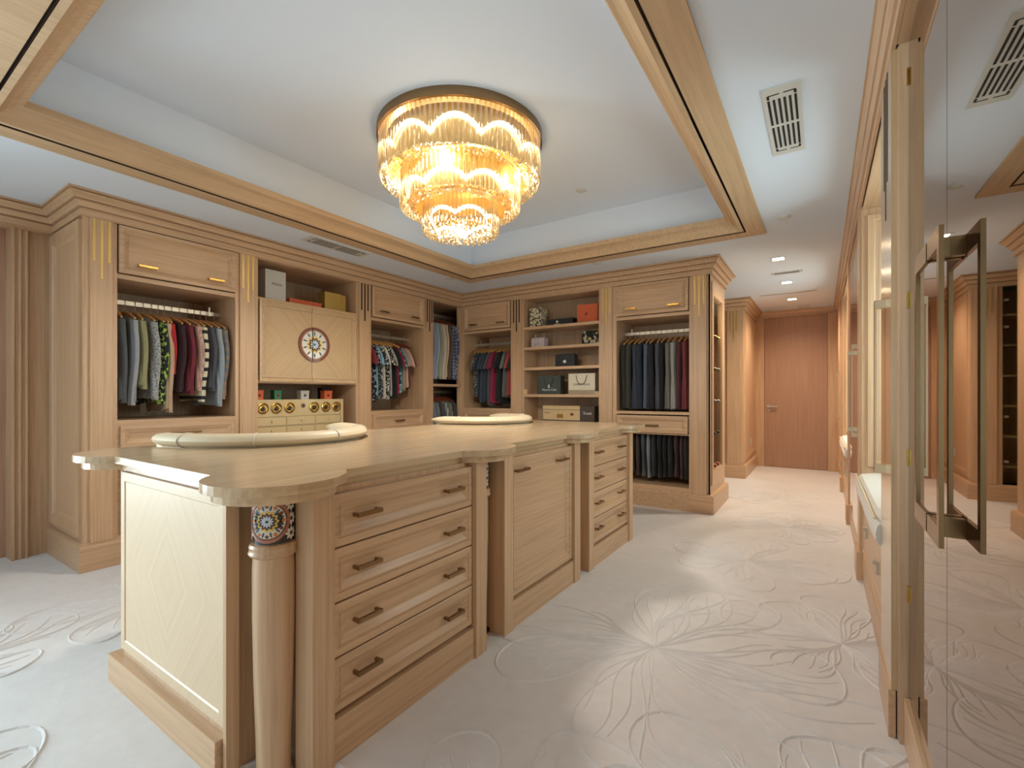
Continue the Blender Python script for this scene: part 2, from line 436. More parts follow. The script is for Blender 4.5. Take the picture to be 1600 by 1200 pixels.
struct(MB().sweep([(p + 0.006 if p > 0 else 0, z) for p, z in base], [(-1.13, YB), (-0.93, YB), (-0.93, 5.84), (-4.9, 5.84)]).build('baseboard_back', M['wx']))
struct(MB().sweep(base, [(-4.9, 7.40), (-0.93, 7.40), (-0.93, 8.86)]).build('baseboard_corridor', M['wx']))

# corridor door (door_1) and the near left door (door_2)
def lever(F, u, z, dirn, parent, m):
    mb = MB()
    mb.bf(F, u - 0.026, u + 0.026, 0.0, 0.008, z - 0.026, z + 0.026)
    mb.bf(F, u - 0.009, u + 0.009, 0.008, 0.05, z - 0.009, z + 0.009)
    mb.bf(F, min(u, u + dirn * 0.13), max(u, u + dirn * 0.13), 0.04, 0.054, z - 0.010, z + 0.010)
    mb.build('lever_handle', m, parent)
    MB().bf(F, u - 0.02, u + 0.02, 0, 0.01, z - 0.085, z - 0.045).build('lock_plate', m, parent)
FD = lambda u, n, z: (u, 8.86 - n, z)
d1 = struct(MB().bf(FD, -0.795, 0.075, 0.0, 0.012, 0.006, 2.45).build('door_1', M['doorwood']))
lever(lambda u, n, z: (u, 8.848 - n, z), -0.735, 1.0, 1, d1, M['steel'])
o = struct(MB().bf(FD, -0.93, -0.80, 0, 0.035, 0, 2.47).bf(FD, 0.08, 0.22, 0, 0.035, 0, 2.47).bf(FD, -0.80, 0.08, 0, 0.034, 2.455, 2.469).build('trim_6', M['wz']))
o['label'] = 'flat oak casing around the corridor door'
FW = lambda u, n, z: (-4.90 + n, u, z)
d2 = struct(MB().box(-5.06, -5.02, -0.2, 0.83, 0.0, 2.42).build('door_2', M['doorwood']))
lever(lambda u, n, z: (-5.02 + n, u, z), 0.755, 1.09, -1, d2, M['brass'])
cs = MB()
for a, b_, n_ in [(0.83, 0.845, 0.05), (0.845, 0.865, 0.036), (0.865, 0.88, 0.044), (0.88, 0.90, 0.03), (0.90, 0.915, 0.04)]:
    cs.bf(FW, a, b_, 0, n_, 0, 2.405)
o = struct(cs.build('trim_7', M['wz'])); o['label'] = 'reeded oak casing beside the near left door'
struct(MB().bf(FW, -6.0, 1.05, 0, 0.10, 2.402, 2.44).build('trim_8', M['wy']))

# ================================================================== JOINERY PIECES
RAISED = [(0, 0.0), (0, 0.020), (0.004, 0.022), (0.026, 0.022), (0.030, 0.017), (0.034, 0.017), (0.058, 0.004), (0.060, 0.002)]
def pull(F, u, z, n, parent, ln=0.11, vertical=False, m=None):
    mb = MB(); h = ln / 2
    mb.bf(F, u - h, u - h + 0.010, n, n + 0.022, z - 0.006, z + 0.006)
    mb.bf(F, u + h - 0.010, u + h, n, n + 0.022, z - 0.006, z + 0.006)
    mb.bf(F, u - h, u + h, n + 0.022, n + 0.034, z - 0.007, z + 0.007)
    return mb.build('handle', m or M['bronze'], parent)
def front(F, u0, u1, z0, z1, name, m, parent, prof=RAISED, n=0.0):
    p = [(i, k + n) for i, k in prof]
    return MB().panel(F, u0, u1, z0, z1, p).build(name, m, parent)
def pilaster(F, u0, u1, parent, m_inlay, z0=0.186, z1=2.41, proud=0.018):
    MB().bf(F, u0, u1, -0.05, 0.0, 0.0, z1).build('pilaster_backing', M['wz'], parent)
    w = u1 - u0; g = 0.008 if w < 0.15 else 0.03
    p = MB().bf(F, u0 + g, u1 - g, 0.0, proud, z0, z1).build('pilaster', M['wz'], parent)
    c = (u0 + u1) / 2; d = min(0.042, w * 0.23)
    for k, zl in ((-1, 2.11), (0, 1.995), (1, 2.11)):
        MB().bf(F, c + k * d - 0.008, c + k * d + 0.008, proud - 0.004, proud + 0.004, zl, 2.40).build('flute_inlay', m_inlay, p)
def rail(F, u0, u1, z, n, parent):
    MB().bf(F, u0, u1, n - 0.008, n + 0.008, z - 0.016, z + 0.016).build('clothes_rail', M['steel'], parent)
    for u in (u0 + 0.09 if u0 < -1 else u1 - 0.09,):
        MB().bf(F, u - 0.006, u + 0.006, n - 0.012, n + 0.012, z - 0.02, z + 0.055).build('rail_bracket', M['steel'], parent)
def carcass(F, u0, u1, z0, z1, parent, depth=0.60, m=None):
    m = m or M['shelf_in']
    MB().bf(F, u0, u1, -depth - 0.015, -depth, z0, z1).build('back_panel', m, parent)
    MB().bf(F, u0 - 0.016, u0 + 0.002, -depth, -0.003, z0, z1).build('side_panel', M['wz'], parent)
    MB().bf(F, u1 - 0.002, u1 + 0.016, -depth, -0.003, z0, z1).build('side_panel', M['wz'], parent)
def board(F, u0, u1, z0, z1, parent, name='shelf', n0=-0.60, n1=0.0, m=None):
    return MB().bf(F, u0, u1, n0, n1, z0, z1).build(name, m or M['wz'], parent)
def wardrobe(F, u0, u1, label, hm, gm, wm, horiz):
    """hanging bay: flap door on top, open hanging space with a rail, drawer and lower front"""
    root = thing('wardrobe_bay', F((u0 + u1) / 2, -0.3, 0), label, 'wardrobe', 'built-in wardrobe bays')
    carcass(F, u0, u1, 0.19, 2.41, root)
    board(F, u0, u1, 2.022, 2.055, root, 'top_board', m=horiz)
    d = front(F, u0 + 0.007, u1 - 0.007, 2.062, 2.399, 'flap_door', horiz, root)
    w = u1 - u0
    for k in (0.22, 0.80): pull(F, u0 + w * k, 2.135, 0.002, d, 0.115, m=hm)
    rail(F, u0, u1, 1.895, -0.27, root)
    board(F, u0, u1, 0.985, 1.015, root, 'shelf', m=horiz)
    return root
# ---------------- left wall
lb1 = wardrobe(FL, 1.230, 2.033, 'wardrobe bay nearest the left door, sweaters hanging above one drawer', M['brass'], M['gold'], M['wz'], M['wy'])
d = front(FL, 1.245, 2.018, 0.815, 0.975, 'drawer', M['wy'], lb1); pull(FL, 1.66, 0.905, 0.002, d, 0.2)
MB().bf(FL, 1.23, 2.033, -0.02, 0.0, 0.19, 0.985).build('drawer_frame', M['wy'], lb1)
front(FL, 1.245, 1.63, 0.22, 0.79, 'door', M['wz'], lb1); front(FL, 1.636, 2.018, 0.22, 0.79, 'door', M['wz'], lb1)
pilaster(FL, 1.05, 1.23, lb1, M['gold'])
MB().panel(lambda u, n, z: (u, 1.053 - n, z), -4.88, -4.20, 0.23, 2.39, [(0, 0), (0, 0.022), (0.075, 0.022), (0.080, 0.014), (0.086, 0.014), (0.105, 0.004), (0.108, 0.003)]).build('end_panel', M['wz'], lb1)
MB().box(-4.90, XL - 0.003, 1.053, 1.075, 0.0, 2.41).build('end_board', M['wz'], lb1)
pilaster(FL, 2.033, 2.223, lb1, M['gold'])

lb2 = thing('display_cabinet', (-4.4, 2.75, 0), 'cabinet with a painted round medallion split over its two doors', 'cabinet')
carcass(FL, 2.223, 3.270, 0.19, 2.41, lb2)
board(FL, 2.223, 3.27, 2.40, 2.41, lb2, 'top_board', m=M['wy']); board(FL, 2.223, 3.27, 2.035, 2.065, lb2, 'shelf', n1=-0.002, m=M['wy'])
board(FL, 2.223, 3.27, 1.300, 1.330, lb2, 'shelf', n1=-0.002, m=M['wy'])
MB().bf(FL, 2.223, 3.27, -0.06, -0.012, 1.31, 2.05).build('door_backing', M['wz'], lb2)
DP = [(0, 0.0), (0, 0.022), (0.018, 0.024), (0.024, 0.018), (0.05, 0.010), (0.052, 0.006)]
for (a, b_, s_) in ((2.232, 2.744, 1), (2.748, 3.262, -1)):
    # each leaf: the moulding runs round the outer three sides only
    vs = []; fs = []
    mb = MB()
    mb.bf(FL, a, b_, -0.012, 0.006, 1.312, 2.052)
    o_ = a if s_ > 0 else b_
    mb.panel(FL, a - (0 if s_ > 0 else 0.0), b_, 1.312, 1.366, [(0, 0.0), (0, 0.02), (0.012, 0.022), (0.02, 0.014)])
    mb.panel(FL, a, b_, 1.998, 2.052, [(0, 0.0), (0, 0.02), (0.012, 0.022), (0.02, 0.014)])
    e0, e1 = (a, a + 0.054) if s_ > 0 else (b_ - 0.054, b_)
    mb.panel(FL, e0, e1, 1.366, 1.998, [(0, 0.0), (0, 0.02), (0.012, 0.022), (0.02, 0.014)])
    mb.build('door', M['dia_left'], lb2, origin=(XL, 2.746, 1.685))
pilaster(FL, 3.270, 3.473, lb2, M['dark'])
# the painted medallion
def medallion(mapper, R, parent, npet, colors, name='medallion'):
    """flat discs, petals and star laid on a surface by mapper(a, b, lift)"""
    def disc(r0, r1, lift, m, nm, seg=40, r1f=None):
        mb = MB(); vs = []; fs = []
        for k in range(seg):
            a = 2 * PI * k / seg
            ro = r1f(a) if r1f else r1
            vs += [mapper(r0 * math.cos(a), r0 * math.sin(a), lift), mapper(ro * math.cos(a), ro * math.sin(a), lift), mapper(ro * math.cos(a), ro * math.sin(a), 0.0)]
        for k in range(seg):
            j = (k + 1) % seg
            fs += [(3 * k, 3 * k + 1, 3 * j + 1, 3 * j), (3 * k + 1, 3 * k + 2, 3 * j + 2, 3 * j + 1)]
        mb.add(vs, fs); return mb.build(nm, m, parent)
    rim, ground, pet, star, flower, band = colors
    disc(0.86 * R, R, 0.007, rim, 'rim'); disc(0.80 * R, 0.86 * R, 0.0055, band, 'rim_band')
    g = disc(0.001, 0.80 * R, 0.0035, ground, 'painted_ground')
    def blade(a, ra, rb, hw, lift, m, nm):
        pts = [(ra, 0), (ra + (rb - ra) * 0.35, hw), (ra + (rb - ra) * 0.75, hw * 0.8), (rb, 0), (ra + (rb - ra) * 0.75, -hw * 0.8), (ra + (rb - ra) * 0.35, -hw)]
        vs = [mapper(x * math.cos(a) - y * math.sin(a), x * math.sin(a) + y * math.cos(a), lift) for x, y in pts]
        MB().add(vs, [tuple(range(6))]).build(nm, m, g)
    for k in range(npet):
        a = 2 * PI * (k + 0.5) / npet
        blade(a, 0.48 * R, 0.78 * R, 0.045 * R, 0.0055, pet, 'petal')
        if npet < 11: continue
        a2 = 2 * PI * k / npet
        blade(a2, 0.60 * R, 0.79 * R, 0.09 * R, 0.0050, band if k % 2 else MEDO, 'leaf')
    disc(0.001, 0.4, 0.0048, MEDY, 'yellow_star', 48, lambda a: R * (0.46 + 0.05 * math.cos(npet * a)))
    disc(0.001, 0.4, 0.0056, star, 'dark_star', 48, lambda a: R * (0.36 + 0.05 * math.cos(npet * a)))
    disc(0.001, 0.2, 0.0064, flower, 'centre_flower', 48, lambda a: R * (0.24 + 0.06 * math.cos(npet * a)))
    disc(0.001, 0.07 * R, 0.0072, pet, 'centre_dot', 12)
MEDO = mat('glaze_orange', (206, 120, 62), 0.3); MEDY = mat('glaze_yellow', (222, 190, 96), 0.3)
g_white = mat('glaze_white', (226, 222, 212), 0.25, coat=0.5); g_blue = mat('glaze_slate', (72, 90, 104), 0.3)
g_dark = mat('glaze_brown', (82, 58, 56), 0.3); g_rim = mat('glaze_rose_brown', (172, 116, 98), 0.3, coat=0.4); g_flower = mat('glaze_pale_blue', (206, 214, 226), 0.25)
g_black = mat('glaze_black', (44, 42, 44), 0.3, coat=0.5)
g_rim2 = mat('medallion_rosewood', (124, 76, 54), 0.35, coat=0.3)
med = tag(MB().lathe(0, 0, [(0.205, -0.002), (0.205, 0.004), (0.18, 0.006)], 40).build('medallion_plate', g_rim2), None)
bpy.data.objects.remove(med)
medallion(lambda a, b_, l: (XL + 0.010 + l * 1.6, 2.768 + a, 1.685 + b_), 0.168, lb2, 10, (g_rim2, g_white, g_blue, g_dark, g_flower, g_rim))
MB().bf(FL, 2.743, 2.749, 0.006, 0.024, 1.525, 1.85).build('medallion_split', M['dark'], lb2)

lb3 = wardrobe(FL, 3.473, 4.293, 'wardrobe bay with short-sleeved shirts, between medallion cabinet and corner bay', M['bronze'], M['dark'], M['wz'], M['wy'])
d = front(FL, 3.49, 4.276, 0.815, 0.975, 'drawer', M['wy'], lb3); pull(FL, 3.885, 0.895, 0.002, d, 0.13)
MB().bf(FL, 3.473, 4.293, -0.02, 0.0, 0.19, 0.985).build('drawer_frame', M['wy'], lb3)
front(FL, 3.49, 4.276, 0.22, 0.79, 'door', M['wz'], lb3)
pilaster(FL, 4.293, 4.467, lb3, M['dark'])

lb4 = thing('corner_wardrobe', (-4.4, 4.75, 0), 'tall open corner wardrobe bay with two tiers of hanging clothes', 'wardrobe')
MB().bf(FL, 4.467, 5.62, -0.615, -0.60, 0.19, 2.41).build('back_panel', M['shelf_in'], lb4)
MB().bf(FL, 4.451, 4.469, -0.60, -0.003, 0.19, 2.41).build('side_panel', M['wz'], lb4)
MB().bf(FL, 5.60, 5.615, -0.60, 0.0, 0.19, 2.41).build('side_panel', M['wz'], lb4)
board(FL, 4.467, 5.60, 2.395, 2.41, lb4, 'top_board', m=M['wy'])
board(FL, 4.467, 5.60, 1.302, 1.335, lb4, 'shelf', m=M['wy']); board(FL, 4.467, 5.60, 0.19, 0.21, lb4, 'shelf', m=M['wy'])
MB().bf(FL, 4.467, 5.60, -0.268, -0.252, 2.262, 2.294).build('clothes_rail', M['steel'], lb4)
MB().bf(FL, 4.467, 5.60, -0.268, -0.252, 1.214, 1.246).build('clothes_rail', M['steel'], lb4)
MB().bf(FL, 5.003, 5.02, -0.06, 0.0, 0.19, 2.41).build('corner_stile', M['wz'], lb4)

# ---------------- back wall
bb1 = wardrobe(FB, -4.106, -3.335, 'wardrobe bay right of the room corner, dark shirts hanging', M['bronze'], M['dark'], M['wz'], M['wx'])
MB().bf(FB, -4.16, -4.106, -0.30, 0.0, 0.19, 2.41).build('corner_stile', M['wz'], bb1)
d = front(FB, -4.09, -3.35, 0.80, 0.965, 'drawer', M['wx'], bb1); pull(FB, -3.73, 0.89, 0.002, d, 0.13)
MB().bf(FB, -4.106, -3.335, -0.02, 0.0, 0.19, 0.985).build('drawer_frame', M['wx'], bb1)
front(FB, -4.09, -3.35, 0.22, 0.78, 'door', M['wz'], bb1)
pilaster(FB, -3.335, -3.135, bb1, M['dark'])

bb2 = thing('bookcase_bay', (-2.63, 5.3, 0), 'open shelving bay holding handbags and boxes on the back wall', 'shelving')
carcass(FB, -3.135, -2.125, 0.19, 2.41, bb2, 0.34)
board(FB, -3.135, -2.125, 2.392, 2.41, bb2, 'top_board', n0=-0.34, m=M['wx'])
SH = [2.042, 1.788, 1.535, 1.200, 0.875]
for z in SH: board(FB, -3.135, -2.125, z - 0.034, z, bb2, 'shelf', n0=-0.34, m=M['wx'])
MB().bf(FB, -3.135, -3.085, -0.012, 0.004, 1.2, 1.262).build('drawer_upstand', M['wz'], bb2)
MB().bf(FB, -2.175, -2.125, -0.012, 0.004, 1.2, 1.235).build('drawer_upstand', M['wz'], bb2)
MB().bf(FB, -3.135, -2.125, -0.02, 0.0, 0.19, 0.845).build('front_frame', M['wx'], bb2)
front(FB, -3.12, -2.633, 0.22, 0.83, 'door', M['wz'], bb2); front(FB, -2.627, -2.14, 0.22, 0.83, 'door', M['wz'], bb2)
pilaster(FB, -2.125, -1.93, bb2, M['gold'])

bb3 = wardrobe(FB, -1.917, -1.135, 'wardrobe bay at the corridor end, jackets above and trousers below', M['brass'], M['gold'], M['wz'], M['wx'])
d = front(FB, -1.905, -1.147, 0.79, 0.972, 'drawer', M['wx'], bb3); pull(FB, -1.58, 0.87, 0.002, d, 0.26)
MB().bf(FB, -1.917, -1.135, -0.5, -0.02, 0.80, 0.97).build('drawer_box', M['wx'], bb3)
board(FB, -1.917, -1.135, 0.772, 0.79, bb3, 'shelf', m=M['wx']); board(FB, -1.917, -1.135, 0.19, 0.232, bb3, 'shelf', m=M['wx'])
MB().bf(FB, -1.917, -1.135, -0.278, -0.262, 0.735, 0.76).build('clothes_rail', M['steel'], bb3)
MB().bf(FB, -1.93, -1.917, -0.30, 0.0, 0.19, 2.41).build('stile', M['wz'], bb3)
pilaster(FB, -1.135, -0.935, bb3, M['gold'])

# ---------------- end display facing the corridor
bd = thing('shoe_display', (-0.93, 5.4, 0), 'narrow glazed shoe display on the end of the back cabinets', 'display case')
fr = MB().bf(FS, 5.02, 5.11, -0.02, 0.0, 0.19, 2.41).bf(FS, 5.60, 5.79, -0.02, 0.0, 0.19, 2.41).bf(FS, 5.11, 5.60, -0.02, 0.0, 2.19, 2.41).bf(FS, 5.11, 5.60, -0.02, 0.0, 0.19, 0.43)
fr.build('frame', M['wz'], bd)
FSi = lambda u, n, z: (-0.93 - 0.0 + n, u, z)
mb = MB()
for u0, u1, z0, z1 in [(5.045, 5.11, 0.28, 2.34), (5.60, 5.70, 0.28, 2.34), (5.11, 5.60, 2.20, 2.34), (5.11, 5.60, 0.28, 0.42)]:
    mb.bf(FS, u0, u1, 0.0, 0.014, z0, z1)
mb.build('door_frame', M['wz'], bd)
MB().bf(FS, 5.11, 5.60, -0.012, -0.006, 0.43, 2.19).build('glass', M['pane'], bd)
MB().bf(FS, 5.03, 5.80, -0.19, -0.18, 0.30, 2.35).build('back_panel', M['shelf_in'], bd)
for u in (5.07, 5.72): MB().bf(FS, u, u + 0.015, -0.18, -0.02, 0.30, 2.35).build('side_panel', M['shelf_in'], bd)
DSH = [0.44, 0.78, 1.12, 1.46, 1.80]
for z in DSH: MB().bf(FS, 5.085, 5.72, -0.18, -0.015, z - 0.012, z).build('shelf', M['shelf_in'], bd)
MB().bf(FS, 5.79, 5.84, -0.3, 0.0, 0.19, 2.41).build('back_stile', M['wz'], bd)
struct(MB().box(-4.9, -0.95, 5.60, 5.84, 0, CEIL).build('wall_between', M['wz']))

# ---------------- far corridor cabinet
fc = thing('corridor_cabinet', (-1.4, 7.6, 0), 'far corridor cabinet with glass door and fluted corner pilaster', 'cabinet')
pilaster(FC, -1.175, -0.935, fc, M['gold'])
MB().box(-0.95, -0.93, 7.42, 8.82, 0.0, 2.41).build('side_board', M['wz'], fc)
MB().panel(lambda u, n, z: (-0.93 + n, u, z), 7.50, 8.80, 0.24, 2.38, [(0, 0), (0, 0.010), (0.05, 0.010), (0.06, 0.006), (0.08, 0.002)]).build('side_panel', M['wz'], fc)
MB().bf(lambda u, n, z: (-0.93 + n, u, z), 8.05, 8.12, 0.010, 0.016, 0.42, 0.52).build('socket_plate', M['vent'], fc)
carcass(FC, -1.95, -1.19, 0.19, 2.41, fc, 0.4)
for z in (0.40, 0.74, 1.08, 1.42, 1.76, 2.1): board(FC, -1.95, -1.19, z - 0.025, z, fc, 'shelf', n0=-0.4, n1=-0.03, m=M['wx'])
gd = MB().bf(FC, -1.94, -1.195, -0.012, 0.006, 0.22, 2.39).build('glass_door', M['pane'], fc)
for z in (0.45, 0.95, 1.95, 2.25): MB().bf(FC, -1.235, -1.205, -0.012, 0.03, z - 0.012, z + 0.012).build('knob', M['steel'], gd)
MB().bf(FC, -4.9, -1.96, -0.4, 0.0, 0.0, 2.41).build('wall_panelling', M['wz'], fc)

# ================================================================== RIGHT WALL
def longpull(u, z0, z1, n0, n1, parent, m=None):
    mb = MB()
    mb.bf(FR, u - 0.018, u + 0.018, n0, n1, z1 - 0.03, z1); mb.bf(FR, u - 0.018, u + 0.018, n0, n1, z0, z0 + 0.03)
    mb.bf(FR, u - 0.016, u + 0.016, n1 - 0.006, n1, z0 + 0.03, z1 - 0.03)
    mb.build('handle', m or M['champagne'], parent)
MX = 0.247
mw = thing('mirror_wardrobe', (0.4, 1.6, 0), 'wardrobe with bronze mirrored doors beside the camera at right', 'wardrobe')
MB().box(MX + 0.02, 0.80, 0.40, 2.09, 0.0, 2.56).build('carcass', M['wz'], mw)
MB().box(XR + 0.001, MX + 0.018, 0.857, 2.076, 2.402, 2.56).build('header', M['wy'], mw)
MB().box(MX - 0.012, MX + 0.02, -6.0, 2.074, 0.0, 0.165).build('plinth', M['wy'], mw)
for nm, y0, y1 in (('mirror_door', 1.493, 2.076), ('mirror_door', 0.86, 1.489)):
    dr = MB().box(MX, MX + 0.018, y0, y1, 0.17, 2.398).build(nm, M['mirror'], mw)
    # C-shaped flat bar handle with arms meeting at the door gap
    far = y0 > 1.45
    yb = 1.651 if far else 1.360; ym = 1.498 if far else 1.484
    xb = MX - 0.032
    h = MB()
    h.box(xb - 0.005, xb + 0.004, yb - 0.011, yb + 0.011, 0.868, 1.565)
    a, b_ = (ym, yb - 0.011) if far else (yb + 0.011, ym)
    h.box(xb - 0.005, xb + 0.004, a, b_, 1.520, 1.565); h.box(xb - 0.005, xb + 0.004, a, b_, 0.868, 0.913)
    y_a, y_b = (ym, ym + 0.02) if far else (ym - 0.02, ym)
    h.box(xb, MX, y_a, y_b, 1.520, 1.565); h.box(xb, MX, y_a, y_b, 0.868, 0.913)
    h.build('handle', M['bronze'], dr)
struct(MB().box(MX + 0.0, MX + 0.1, -6.0, 0.855, 0.0, CEIL).build('wall_right_near', M['wz']))
MB().box(XR + 0.007, MX + 0.02, 2.078, 2.098, 0.0, 2.56).build('hinge_post', M['wz'], mw)
for z in (2.28, 1.52, 0.985, 0.52): MB().box(0.2415, 0.2465, 2.068, 2.0795, z - 0.028, z + 0.028).build('hinge', M['brass'], mw)

nc = thing('narrow_cabinet', (0.3, 2.27, 0), 'narrow tall lacquered cupboard with a long handle beside window seat', 'cabinet')
MB().bf(FR, 2.10, 2.44, -0.55, -0.004, 0.0, 2.41).build('carcass', M['wz'], nc)
d = MB().bf(FR, 2.106, 2.436, -0.004, 0.012, 0.165, 2.405).build('door', M['glosswood'], nc)
longpull(2.29, 0.90, 1.56, 0.012, 0.046, d)
for k, zl in ((-1, 1.99), (0, 1.86), (1, 1.99)):
    MB().bf(FR, 2.27 + k * 0.05 - 0.008, 2.27 + k * 0.05 + 0.008, 0.010, 0.0135, zl, 2.39).build('flute_inlay', M['dark'], d)
MB().bf(FR, 2.10, 2.44, 0.0, 0.02, 0.0, 0.165).build('plinth', M['wy'], nc)

def window_seat(u0, u1, label):
    s = thing('window_seat', (0.5, (u0 + u1) / 2, 0), label, 'window seat', 'window seats')
    MB().bf(FR, u0, u1, -0.60, -0.025, 0.0, 0.55).build('seat_base', M['wy'], s)
    MB().bf(FR, u0, u1, -0.6, 0.0, 0.545, 0.57).build('seat_board', M['wy'], s)
    MB().bf(FR, u0, u1, -0.03, -0.005, 0.0, 0.17).build('plinth', M['wy'], s)
    dr = front(FR, u0 + 0.02, u1 - 0.02, 0.19, 0.535, 'drawer', M['wy'], s, [(0, -0.024), (0, -0.004), (0.004, -0.002), (0.03, -0.002), (0.034, -0.008)])
    for k in (0.25, 0.75):
        u = u0 + (u1 - u0) * k
        MB().bf(FR, u - 0.02, u + 0.02, -0.008, 0.004, 0.36, 0.42).bf(FR, u - 0.012, u + 0.012, 0.004, 0.016, 0.405, 0.42).build('ring_pull', M['steel'], dr)
    # side linings with panel mouldings and the soffit over the seat
    for uu, sg in ((u0, 1), (u1, -1)):
        Fs = lambda a, n, z, uu=uu, sg=sg: (XR + a, uu + sg * n, z)
        MB().panel(Fs, 0.03, 0.58, 0.74, 2.34, [(0, -0.01), (0, 0.012), (0.03, 0.012), (0.04, 0.004), (0.06, 0.010), (0.09, 0.006)]).build('side_lining', M['wz'], s)
    MB().bf(FR, u0, u1, -0.6, -0.005, 2.385, 2.41).build('soffit', M['wy'], s)
    # rounded cushion
    mb = MB(); n = 14; m = 10; vs = []; fs = []
    prof = [(0.0, 0.572), (-0.02, 0.575), (-0.035, 0.60), (-0.038, 0.64), (-0.03, 0.68), (-0.01, 0.702), (0.05, 0.712), (0.3, 0.720), (0.55, 0.712), (0.58, 0.69), (0.58, 0.575)]
    for i in range(n + 1):
        t = i / n; u = u0 + 0.012 + (u1 - u0 - 0.024) * t
        e = min(1.0, min(t, 1 - t) * 14); k = 0.75 + 0.25 * math.sqrt(e)
        for x, z in prof: vs.append((XR + x * (k if x < 0 else 1), u, 0.572 + (z - 0.572) * k))
    q = len(prof)
    for i in range(n):
        for j in range(q):
            j2 = (j + 1) % q
            fs.append((i * q + j, i * q + j2, (i + 1) * q + j2, (i + 1) * q + j))
    fs += [tuple(range(q)), tuple(range(n * q, (n + 1) * q))]
    c = mb.add(vs, fs).build('seat_cushion', M['cushion'], None, origin=(XR + .25, (u0 + u1) / 2, 0.572), smooth=True)
    MB().tube([(XR - 0.036 + 0.004, u0 + 0.02, 0.684), (XR - 0.034, (u0 + u1) / 2, 0.690), (XR - 0.032, u1 - 0.02, 0.684)], 0.005, 6).build('piping', M['leather'], c)
    return c
c1 = window_seat(2.445, 3.755, 'nearer window seat with two ring pulls on its drawer')
tag(c1, 'cream seat cushion on the nearer window seat', 'cushion')
def right_pilaster(u0, u1, label):
    t = thing('pilaster', (XR, (u0 + u1) / 2, 0), label, 'pilaster')
    MB().bf(FR, u0, u1, -0.6, 0.0, 0.0, 2.41).build('post', M['wz'], t)
    MB().bf(FR, u0 - 0.005, u1 + 0.005, -0.02, 0.028, 0.0, 0.18).build('plinth_block', M['wz'], t)
    MB().bf(FR, u0 + 0.03, u1 - 0.03, 0.0, 0.012, 0.18, 2.405).build('face_board', M['wz'], t)
right_pilaster(3.76, 4.00, 'oak pilaster at the far side of the nearer window seat')
gc = thing('glass_wardrobe', (0.4, 4.7, 0), 'tall smoked glass wardrobe with a long handle between the window seats', 'wardrobe')
MB().bf(FR, 4.00, 5.30, -0.60, -0.012, 0.0, 2.41).build('carcass', M['wz'], gc)
for a, b_ in ((4.01, 4.645), (4.655, 5.29)):
    dd = MB().bf(FR, a, b_, -0.012, 0.004, 0.20, 2.40).build('glass_door', M['darkglass'], gc)
    longpull(a + 0.07, 0.90, 1.55, 0.004, 0.04, dd)
MB().bf(FR, 4.00, 5.30, -0.02, 0.0, 0.0, 0.19).build('plinth', M['wy'], gc)
right_pilaster(5.30, 5.52, 'oak pilaster between smoked glass wardrobe and farther window seat')
c2 = window_seat(5.53, 7.0, 'farther window seat toward the corridor door')
tag(c2, 'cream seat cushion on the farther window seat', 'cushion')
right_pilaster(7.01, 7.25, 'oak pilaster nearest the corridor door')
ec = thing('end_wardrobe', (0.4, 8.0, 0), 'tall oak wardrobe beside the corridor door', 'wardrobe')
MB().bf(FR, 7.25, 8.82, -0.60, -0.004, 0.0, 2.41).build('carcass', M['wz'], ec)
for a, b_ in ((7.27, 8.02), (8.03, 8.80)):
    dd = front(FR, a, b_, 0.20, 2.40, 'door', M['wz'], ec)
    longpull(a + 0.08, 0.90, 1.5, 0.02, 0.05, dd)

# ================================================================== ISLAND
CT = 0.948
def arc(cx, cy, r, a0, a1, n=20, ry=None):
    return [(cx + r * math.cos(math.radians(a0 + (a1 - a0) * k / n)), cy + (ry or r) * math.sin(math.radians(a0 + (a1 - a0) * k / n))) for k in range(n + 1)]
def outline(off):
    """worktop outline with round lobes over the columns and two bays cut for the chairs; off shrinks it"""
    xr, xl, y0, y1 = -1.335 - off, -2.70 + off, 0.70 + off, 3.94 - off
    R = 0.205 - off; P = []
    cx = -1.42; lx = -2.56
    ax = math.degrees(math.acos((xr - cx) / R)); ay = math.degrees(math.asin((0.82 - y0) / R))
    P += arc(cx, 0.82, R, 180 + ay, 360 + ax, 26)
    for cy in (1.815, 2.83): P += arc(cx, cy, R, -ax, ax, 16)
    ay2 = math.degrees(math.asin((y1 - 3.80) / R))
    P += arc(cx, 3.80, R, -ax, 180 - ay2, 24)
    P += [(xl, y1)]
    P += arc(xl, 3.42, 0.60 + off, 90, -90, 26, 0.47 + off)
    P += arc(xl, 1.48, 0.62 + off, 90, -90, 26, 0.545 + off)
    P += arc(lx, 0.82, R, 150, 360 - ay, 22)
    return P
ct = thing('countertop', (-2.0, 2.3, CT - 0.058), 'pale oak island worktop with rounded scalloped corners', 'countertop')
MB().prism(outline(0.0), CT - 0.028, CT).build('top_slab', M['top'], ct)
MB().prism(outline(0.028), CT - 0.058, CT - 0.028).build('under_slab', M['top'], ct)
ZT = CT - 0.058
